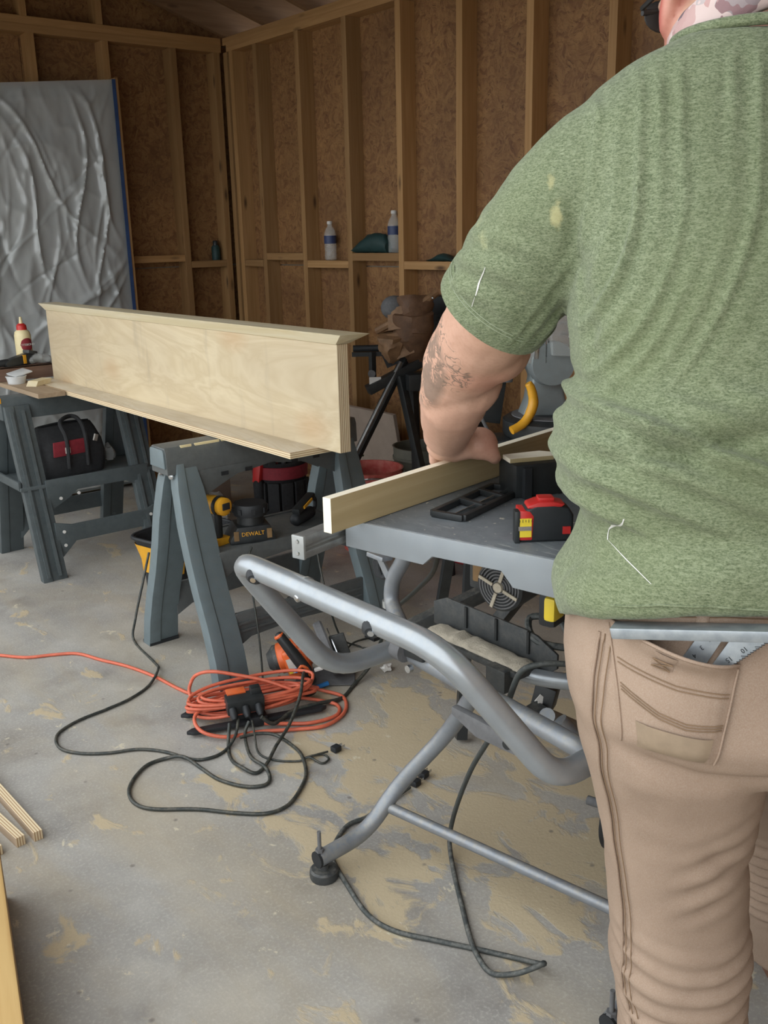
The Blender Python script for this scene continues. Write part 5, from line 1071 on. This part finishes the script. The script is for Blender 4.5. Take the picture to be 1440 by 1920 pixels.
MB().tube([V(-.013+.094*math.cos(t_), .130+.082*math.sin(t_), 1.589-.006*math.sin(t_)) for t_ in [2*PI*k_/36 for k_ in range(36)]], .0065, 10, closed=True).build('collar', 'shirt', shirt, ang=80)
def drape(bv, pts, off, r, n=6, dirv=V(0, 1, 0), org=-1.0):
    out = []
    for (x, z) in pts:
        h = bv.ray_cast(V(x, org, z), dirv)
        if h[0] is not None: out.append(h[0]+h[1]*off)
    return out
def line2(pts, n=10):
    out = []
    for (x0, z0), (x1, z1) in zip(pts, pts[1:]):
        for i in range(n): out.append((x0+(x1-x0)*i/n, z0+(z1-z0)*i/n))
    return out+[pts[-1]]
def stitch(name, par, bv, pts, mat='stitch', off=.0008, r=.0011, n=10):
    P_ = drape(bv, line2(pts, n), off, r)
    if len(P_) > 3: MB().tube(P_, r, 5).build(name, mat, par, ang=80)
stitch('hem_stitch', shirt, bvS, [(-.215, .978), (-.17, .990), (-.12, .994), (0, .988), (.12, .984), (.2, .980)], 'shirt', .0005, .0014, 14)
def smear(pts, ws):
    P_ = drape(bvS, line2(pts, 6), .0007, 0); L = len(P_); b = MB(); vs = []
    for i, p in enumerate(P_):
        w_ = ws*(.35+.65*math.sin(PI*(i+.4)/(L+.2)))*(1+.5*noise.noise(V(i*1.7, 3, 1))); h1 = bvS.find_nearest(p+V(-w_, 0, 0)); h2 = bvS.find_nearest(p+V(w_, 0, 0))
        vs += [h1[0]+h1[1]*.0008, h2[0]+h2[1]*.0008]
    b.add(vs, [(2*i, 2*i+1, 2*i+3, 2*i+2) for i in range(L-1)]).build('paint_smear', 'white', shirt)
smear([(-.199, 1.070), (-.204, 1.050), (-.207, 1.035)], .0022)
smear([(-.207, 1.035), (-.195, 1.024), (-.178, 1.010)], .0007)
smear([(-.330, 1.335), (-.336, 1.315), (-.340, 1.30)], .0016)
smear([(-.341, 1.298), (-.345, 1.275)], .0008)

# --- trousers
W = MB()
W.loft([[V(p.x, p.y, p.z+.045*max(0, min(1, -p.y/.15))*ss(.86, .95, p.z)) for p in sring(*r, n=44, p=.85)] for r in ((.960, 0, .0, .226, .228, .150, .17), (.925, 0, .0, .236, .24, .157, .18), (.87, 0, -.002, .241, .243, .170, .175), (.82, 0, -.004, .236, .243, .176, .165), (.775, 0, .0, .222, .235, .165, .15), (.745, 0, .01, .19, .21, .14, .13))])
def leg(rows):
    rings = []
    for (x, y, z, a, b_) in rows: rings.append([V(x+a*math.copysign(abs(math.cos(t_))**.9, math.cos(t_)), y+b_*math.copysign(abs(math.sin(t_))**.9, math.sin(t_)), z) for t_ in [2*PI*k_/32 for k_ in range(32)]])
    W.loft(rings)
leg([(-.115, .0, .86, .118, .14), (-.108, .0, .80, .118, .15), (-.101, .005, .745, .116, .145), (-.090, .018, .69, .110, .13), (-.083, .028, .637, .103, .12), (-.073, .038, .55, .095, .108), (-.065, .05, .48, .093, .103), (-.053, .058, .40, .095, .10), (-.052, .062, .36, .099, .103), (-.045, .068, .30, .092, .10), (-.032, .08, .20, .092, .10), (-.025, .088, .12, .094, .104), (-.02, .092, .055, .096, .11)])
leg([(.115, .01, .86, .118, .14), (.118, .035, .78, .116, .14), (.130, .10, .70, .108, .125), (.143, .155, .62, .102, .118), (.160, .21, .54, .096, .11), (.176, .245, .48, .095, .106), (.205, .295, .38, .092, .10), (.235, .345, .28, .090, .098), (.262, .395, .18, .092, .10), (.283, .432, .09, .095, .108), (.29, .44, .06, .096, .11)])
me = fuse(W, .0068, 6, .5)
def pants_f(p, n_):
    x, y, z = p; d = 0; bk = ss(-.2, .4, -n_.y); L = 1-ss(.05, .10, x-.15*ss(.75, .5, z))
    xc = -.06
    # stacked arcs behind the knee
    ph = (z-1.6*(x-xc)**2*1.0+.008*noise.noise(V(x*12, z*9, 1)))/.036
    d += .0068*fold(2*PI*ph)*win(.16, .24, .40, .50, z)*(.08+.92*bk)*(.6+.6*noise.noise(V(x*5, z*12, 4)))
    # diagonal pulls on the thigh
    ph = (z-.55*(x-xc)+.02*noise.noise(V(x*6, z*6, 8)))/.045
    d += .0062*fold(2*PI*ph)*win(.48, .56, .66, .74, z)*win(-.13, -.06, .05, .09, x)*(.3+.9*noise.noise(V(x*8, z*8, 2)))
    ph = (z-.60+.75*(x+.03))/.02; d -= .005*math.exp(-ph*ph)*bk*win(-.1, -.05, .02, .05, x)
    # crease under the seat
    ph = (z-.775-.9*max(0, x+.12)**1.5+.25*(x+.12))/.012; d -= .010*math.exp(-ph*ph)*bk*L*win(-.22, -.16, .0, .04, x)
    d += .0045*noise.noise(V(x*8, y*8, z*6))+.0012*noise.noise(p*26)
    return d
displace(me, pants_f)
tr = link('trousers', me, 'khaki', man, ang=80)
bvT = BVHTree.FromPolygons([v.co for v in me.vertices], [p.vertices[:] for p in me.polygons])
def patch(name, par, bv, quad, off, nx_, nz_, mat, bulge=0, open_top=0):
    # quad: (x,z) corners bl, br, tr, tl draped on the cloth
    vs = []; bl, br, trr, tl = [Vector(q) for q in quad]
    for j in range(nz_+1):
        for i in range(nx_+1):
            s_ = i/nx_; t_ = j/nz_; q = (bl*(1-s_)+br*s_)*(1-t_)+(tl*(1-s_)+trr*s_)*t_
            h = bv.ray_cast(V(q.x, -1, q.y), V(0, 1, 0)); p = h[0] if h[0] is not None else V(q.x, -.15, q.y)
            e = min(1, 4*min(s_, 1-s_, t_+.02)); 
            vs.append(p+V(0, -1, 0)*(off*(.25+.75*min(1, e*2))+bulge*e*math.sin(PI*min(1, s_))*(.5+.5*t_)+open_top*ss(.8, 1, t_)*math.sin(PI*s_)))
    b = MB().add(vs, [(j*(nx_+1)+i, j*(nx_+1)+i+1, (j+1)*(nx_+1)+i+1, (j+1)*(nx_+1)+i) for j in range(nz_) for i in range(nx_)])
    return b.build(name, mat, par, ang=80)
PK = [(-.197, .808), (-.104, .804), (-.084, .925), (-.212, .952)]
pk = patch('back_pocket', tr, bvT, PK, .007, 24, 26, 'khaki', .006, .024)
vp = [v.co.copy() for v in pk.data.vertices]; bvP = BVHTree.FromPolygons(vp, [p.vertices[:] for p in pk.data.polygons])
def Q(s_, t_):
    bl, br, t2, tl = [Vector(q) for q in PK]; q = (bl*(1-s_)+br*s_)*(1-t_)+(tl*(1-s_)+t2*s_)*t_; return (q.x, q.y)
patch('pocket_reinforcement', pk, bvP, [Q(.16, .04), Q(.86, .03), Q(.88, .30), Q(.14, .28)], .0045, 14, 6, 'khaki_dark')
for t_ in (.72, .685): stitch('pocket_stitch', pk, bvP, [Q(.05, t_), Q(.5, t_-.03), Q(.95, t_)], r=.0007)
for t_ in (.45, .425, .40): stitch('pocket_stitch', pk, bvP, [Q(.05, t_+.08), Q(.35, t_-.03), Q(.6, t_-.06), Q(.95, t_-.02)], r=.0007)
patch('pocket_loop', pk, bvP, [Q(.30, .80), Q(.46, .80), Q(.46, .955), Q(.30, .955)], .003, 4, 6, 'khaki')
for a_, c_ in (((.31, .81), (.45, .90)), ((.45, .81), (.31, .90)), ((.31, .81), (.45, .81)), ((.31, .90), (.45, .90))): stitch('bartack', pk, bvP, [Q(*a_), Q(*c_)], off=.004, r=.0008, n=4)
MB().tube([p for p in drape(bvP, line2([Q(.0, .995), Q(.25, .995), Q(.5, .995), Q(.75, .995), Q(1, .995)], 6), .001, 0)], .0022, 6).build('pocket_edge', 'khaki', pk, ang=80)
for s_ in (.02, .98): stitch('pocket_edge_seam', pk, bvP, [Q(s_, .02), Q(s_, .5), Q(s_, .96)], 'khaki', .0008, .0016)
def side(pts, off):
    out = []
    for (y_, z_) in line2(pts, 12):
        h = bvT.ray_cast(V(-.6, y_, z_), V(1, 0, 0))
        if h[0] is not None: out.append(h[0]+h[1]*off)
    return out[:2]+[sum((out[min(len(out)-1, max(0, i+k_))] for k_ in range(-2, 3)), V(0, 0, 0))/5+V(-.0015, -.001, 0) for i in range(2, len(out)-2)]+out[-2:]
SS = [(-.075, .93), (-.080, .86), (-.070, .78), (-.045, .70), (-.020, .62), (-.005, .54), (.005, .46), (.015, .38), (.02, .30), (.03, .20), (.04, .08)]
MB().tube(side(SS, .0006), .0020, 6).build('side_seam', 'khaki', tr, ang=80)
for dy in (-.007, -.016): MB().tube(side([(y_+dy, z_) for y_, z_ in SS], .0005), .0008, 5).build('seam_stitch', 'stitch', tr, ang=80)
stitch('seat_seam', tr, bvT, [(.0, .915), (.0, .86), (.0, .80), (.0, .765)], 'khaki', .0006, .002)
for z_ in (.974, .958): stitch('waistband_stitch', tr, bvT, [(-.20, z_-.012), (-.1, z_), (0, z_), (.1, z_), (.2, z_-.012)], 'stitch', .0007, .0009, 12)
patch('belt_loop', tr, bvT, [(-.128, .942), (-.115, .942), (-.115, .995), (-.128, .995)], .004, 3, 8, 'khaki')
# --- shoes
def shoe(hx, hy, ang_):
    d_ = V(math.sin(ang_), math.cos(ang_), 0); s_ = V(d_.y, -d_.x, 0); o0 = V(hx, hy, 0); rings = []
    prof = ((0, .030, .075), (.02, .036, .092), (.06, .040, .100), (.11, .042, .098), (.16, .046, .080), (.21, .048, .062), (.25, .044, .052), (.28, .033, .042), (.295, .012, .03))
    for (u_, w_, h) in prof:
        rings.append([o0+d_*u_+s_*(w_*math.cos(t_))+V(0, 0, .022+(h-.022)*max(0, math.sin(t_))**.8 if math.sin(t_) > 0 else .022) for t_ in [2*PI*k_/20 for k_ in range(20)]])
    sh_ = MB().loft(rings).build('shoe', 'shoe', man, ang=60)
    rings = [[o0+d_*u_+s_*(w_*1.07*math.cos(t_))+V(0, 0, .001 if math.sin(t_) < 0 else .026) for t_ in [2*PI*(k_+.5)/8 for k_ in range(8)]] for (u_, w_, h) in prof]
    MB().loft(rings).build('sole', 'sole', sh_)
    for i in range(3): MB().tube([o0+d_*(.115+.025*i)+s_*q+V(0, 0, .098-.016*i-abs(q)*.5) for q in (-.022, 0, .022)], .0025, 6).build('lace', 'label', sh_)
shoe(-.01, .02, .10); shoe(.285, .345, .02)
# --- head things
hr = MB(); 
for i in range(15):
    for k_ in range(24):
        pass
hb = MB().ball(H(-.016, 0, .030), V(.105, .083, .104), RH, 24, 16); keep = []
def hairok(p):
    q = RH.transposed() @ (p-HC); return q.z > .055 or (q.x < -.02 and q.z > -.03 and abs(q.y) < .2 and not (q.x > -.045 and q.z < .03))
hb.f = [f for f in hb.f if all(hairok(hb.v[i]) for i in f)]
hb.v = [p+(p-HC).normalized()*.002*noise.noise(p*90) for p in hb.v]
hb.build('hair', 'hair', man, ang=80)
bd_ = MB(); random.seed(11)
for i in range(130):
    a_ = random.uniform(-1.0, 1.0); zz = random.uniform(-.115, -.055); q = H(.045+.05*math.cos(a_*1.2), .062*math.sin(a_*1.45), zz)
    d_ = (q-HC).normalized()*.010+V(random.uniform(-.006, .006), random.uniform(-.006, .006), -.010-random.random()*.012); bd_.tube([q, q+d_*.6+V(.002, 0, 0), q+d_], [.0016, .0013, .0005], 4)
bd_.build('beard', 'hair', man)
gl_ = MB().tube([H(.088, y_, .022-abs(y_)*.1) for y_ in (-.066, -.035, 0, .035, .066)], .004, 8).build('glasses', 'black', man)
for s_ in (-1, 1):
    MB().ball(H(.094-.004, s_*.034, .012), V(.005, .028, .021), RH).build('glasses_lens', 'black', gl_)
    MB().tube([H(.085, s_*.068, .02), H(.03, s_*.083, .018), H(-.025, s_*.086, .012), H(-.045, s_*.083, -.008)], .0035, 6).build('glasses_temple', 'black', gl_)
bn_ = MB(); rings = []
for i in range(30):
    t_ = 2*PI*i/30; c0 = V(-.014+.082*math.cos(t_), .145+.082*math.sin(t_), 1.610-.018*math.sin(t_)+.010*math.cos(t_)); rad = V(math.cos(t_), math.sin(t_), 0)
    rings.append([c0+rad*(.012*math.cos(k)+.004*math.sin(3*t_+k*2))+V(0, 0, (.022+.004*math.sin(5*t_))*math.sin(k)) for k in [2*PI*j/12 for j in range(12)]])
bn_.loft(rings+[rings[0]], caps=False).build('bandana', 'bandana', man, ang=80)

# --- speed square tucked in the back pocket
sq = thing('speed_square', 'aluminium triangular layout square sticking out of the man\'s back trouser pocket', 'square', MAN, -YAW)
yP = min(v.y for v in vp)
hA = bvT.ray_cast(V(-.19, -1, .94), V(0, 1, 0))[0].y-.007; hB = bvT.ray_cast(V(-.09, -1, .93), V(0, 1, 0))[0].y-.007
gy = (hB-hA)/.10; oS = V(-.208, hA-.018*gy-.002, .944); ax_ = V(.986, .986*gy, .165).normalized(); ay_ = V(-.05, -.03, -1).normalized(); nS = ax_.cross(ay_).normalized()
MB().prism([(0, .0), (.176, .0), (.172, .013), (.004, .013)], oS+nS*-.024-ay_*.010, ax_, ay_, .028).build('fence', 'square', sq, bevel=.002)
bl_ = MB()
bl_.prism([(.0, .0), (.030, .0), (.10, .077), (.10, .098)], oS+nS*.006, ax_, ay_, .003)
bl_.prism([(.095, .0), (.122, .0), (.092, .062), (.068, .048)], oS-nS*.0015, ax_, ay_, .003)
bl_.prism([(.130, .0), (.174, .0), (.122, .045), (.098, .098), (.085, .085)], oS-nS*.0015, ax_, ay_, .003)
bl_.prism([(.0, .0), (.174, .0), (.168, .006), (.006, .006)], oS-nS*.0015, ax_, ay_, .003)
bl_.build('blade', 'square', sq, bevel=.0005)
dgn = (ax_*-.052+ay_*.045).normalized()
for i in range(18):
    p = oS+ax_*.172+ay_*.004+dgn*(.0036*i)-nS*-.0; L_ = (.008 if i % 5 == 0 else .0045)
    MB().bar(p-nS*.0018-ax_*L_-V(0, 0, 0), p-nS*.0018-ax_*.0008, .0006, .0006, nS).build('tick_mark', 'ink', sq)
for i, s_ in enumerate(('5', '10', '15', '20', '25')): text('square_numeral', s_, .0075, axes(oS+ax_*(.155-.014*i)+ay_*(.007+.0115*i)-nS*.0019, -dgn*-1, ax_*1.0 if False else ax_), 'ink', sq, .0002)
for i, s_ in enumerate(('2', '3', '4', '5', '6')): text('square_numeral', s_, .0075, axes(oS+ax_*(.104-.0065*i)+ay_*(.008+.0095*i)-nS*.0019, dgn, ax_), 'ink', sq, .0002)
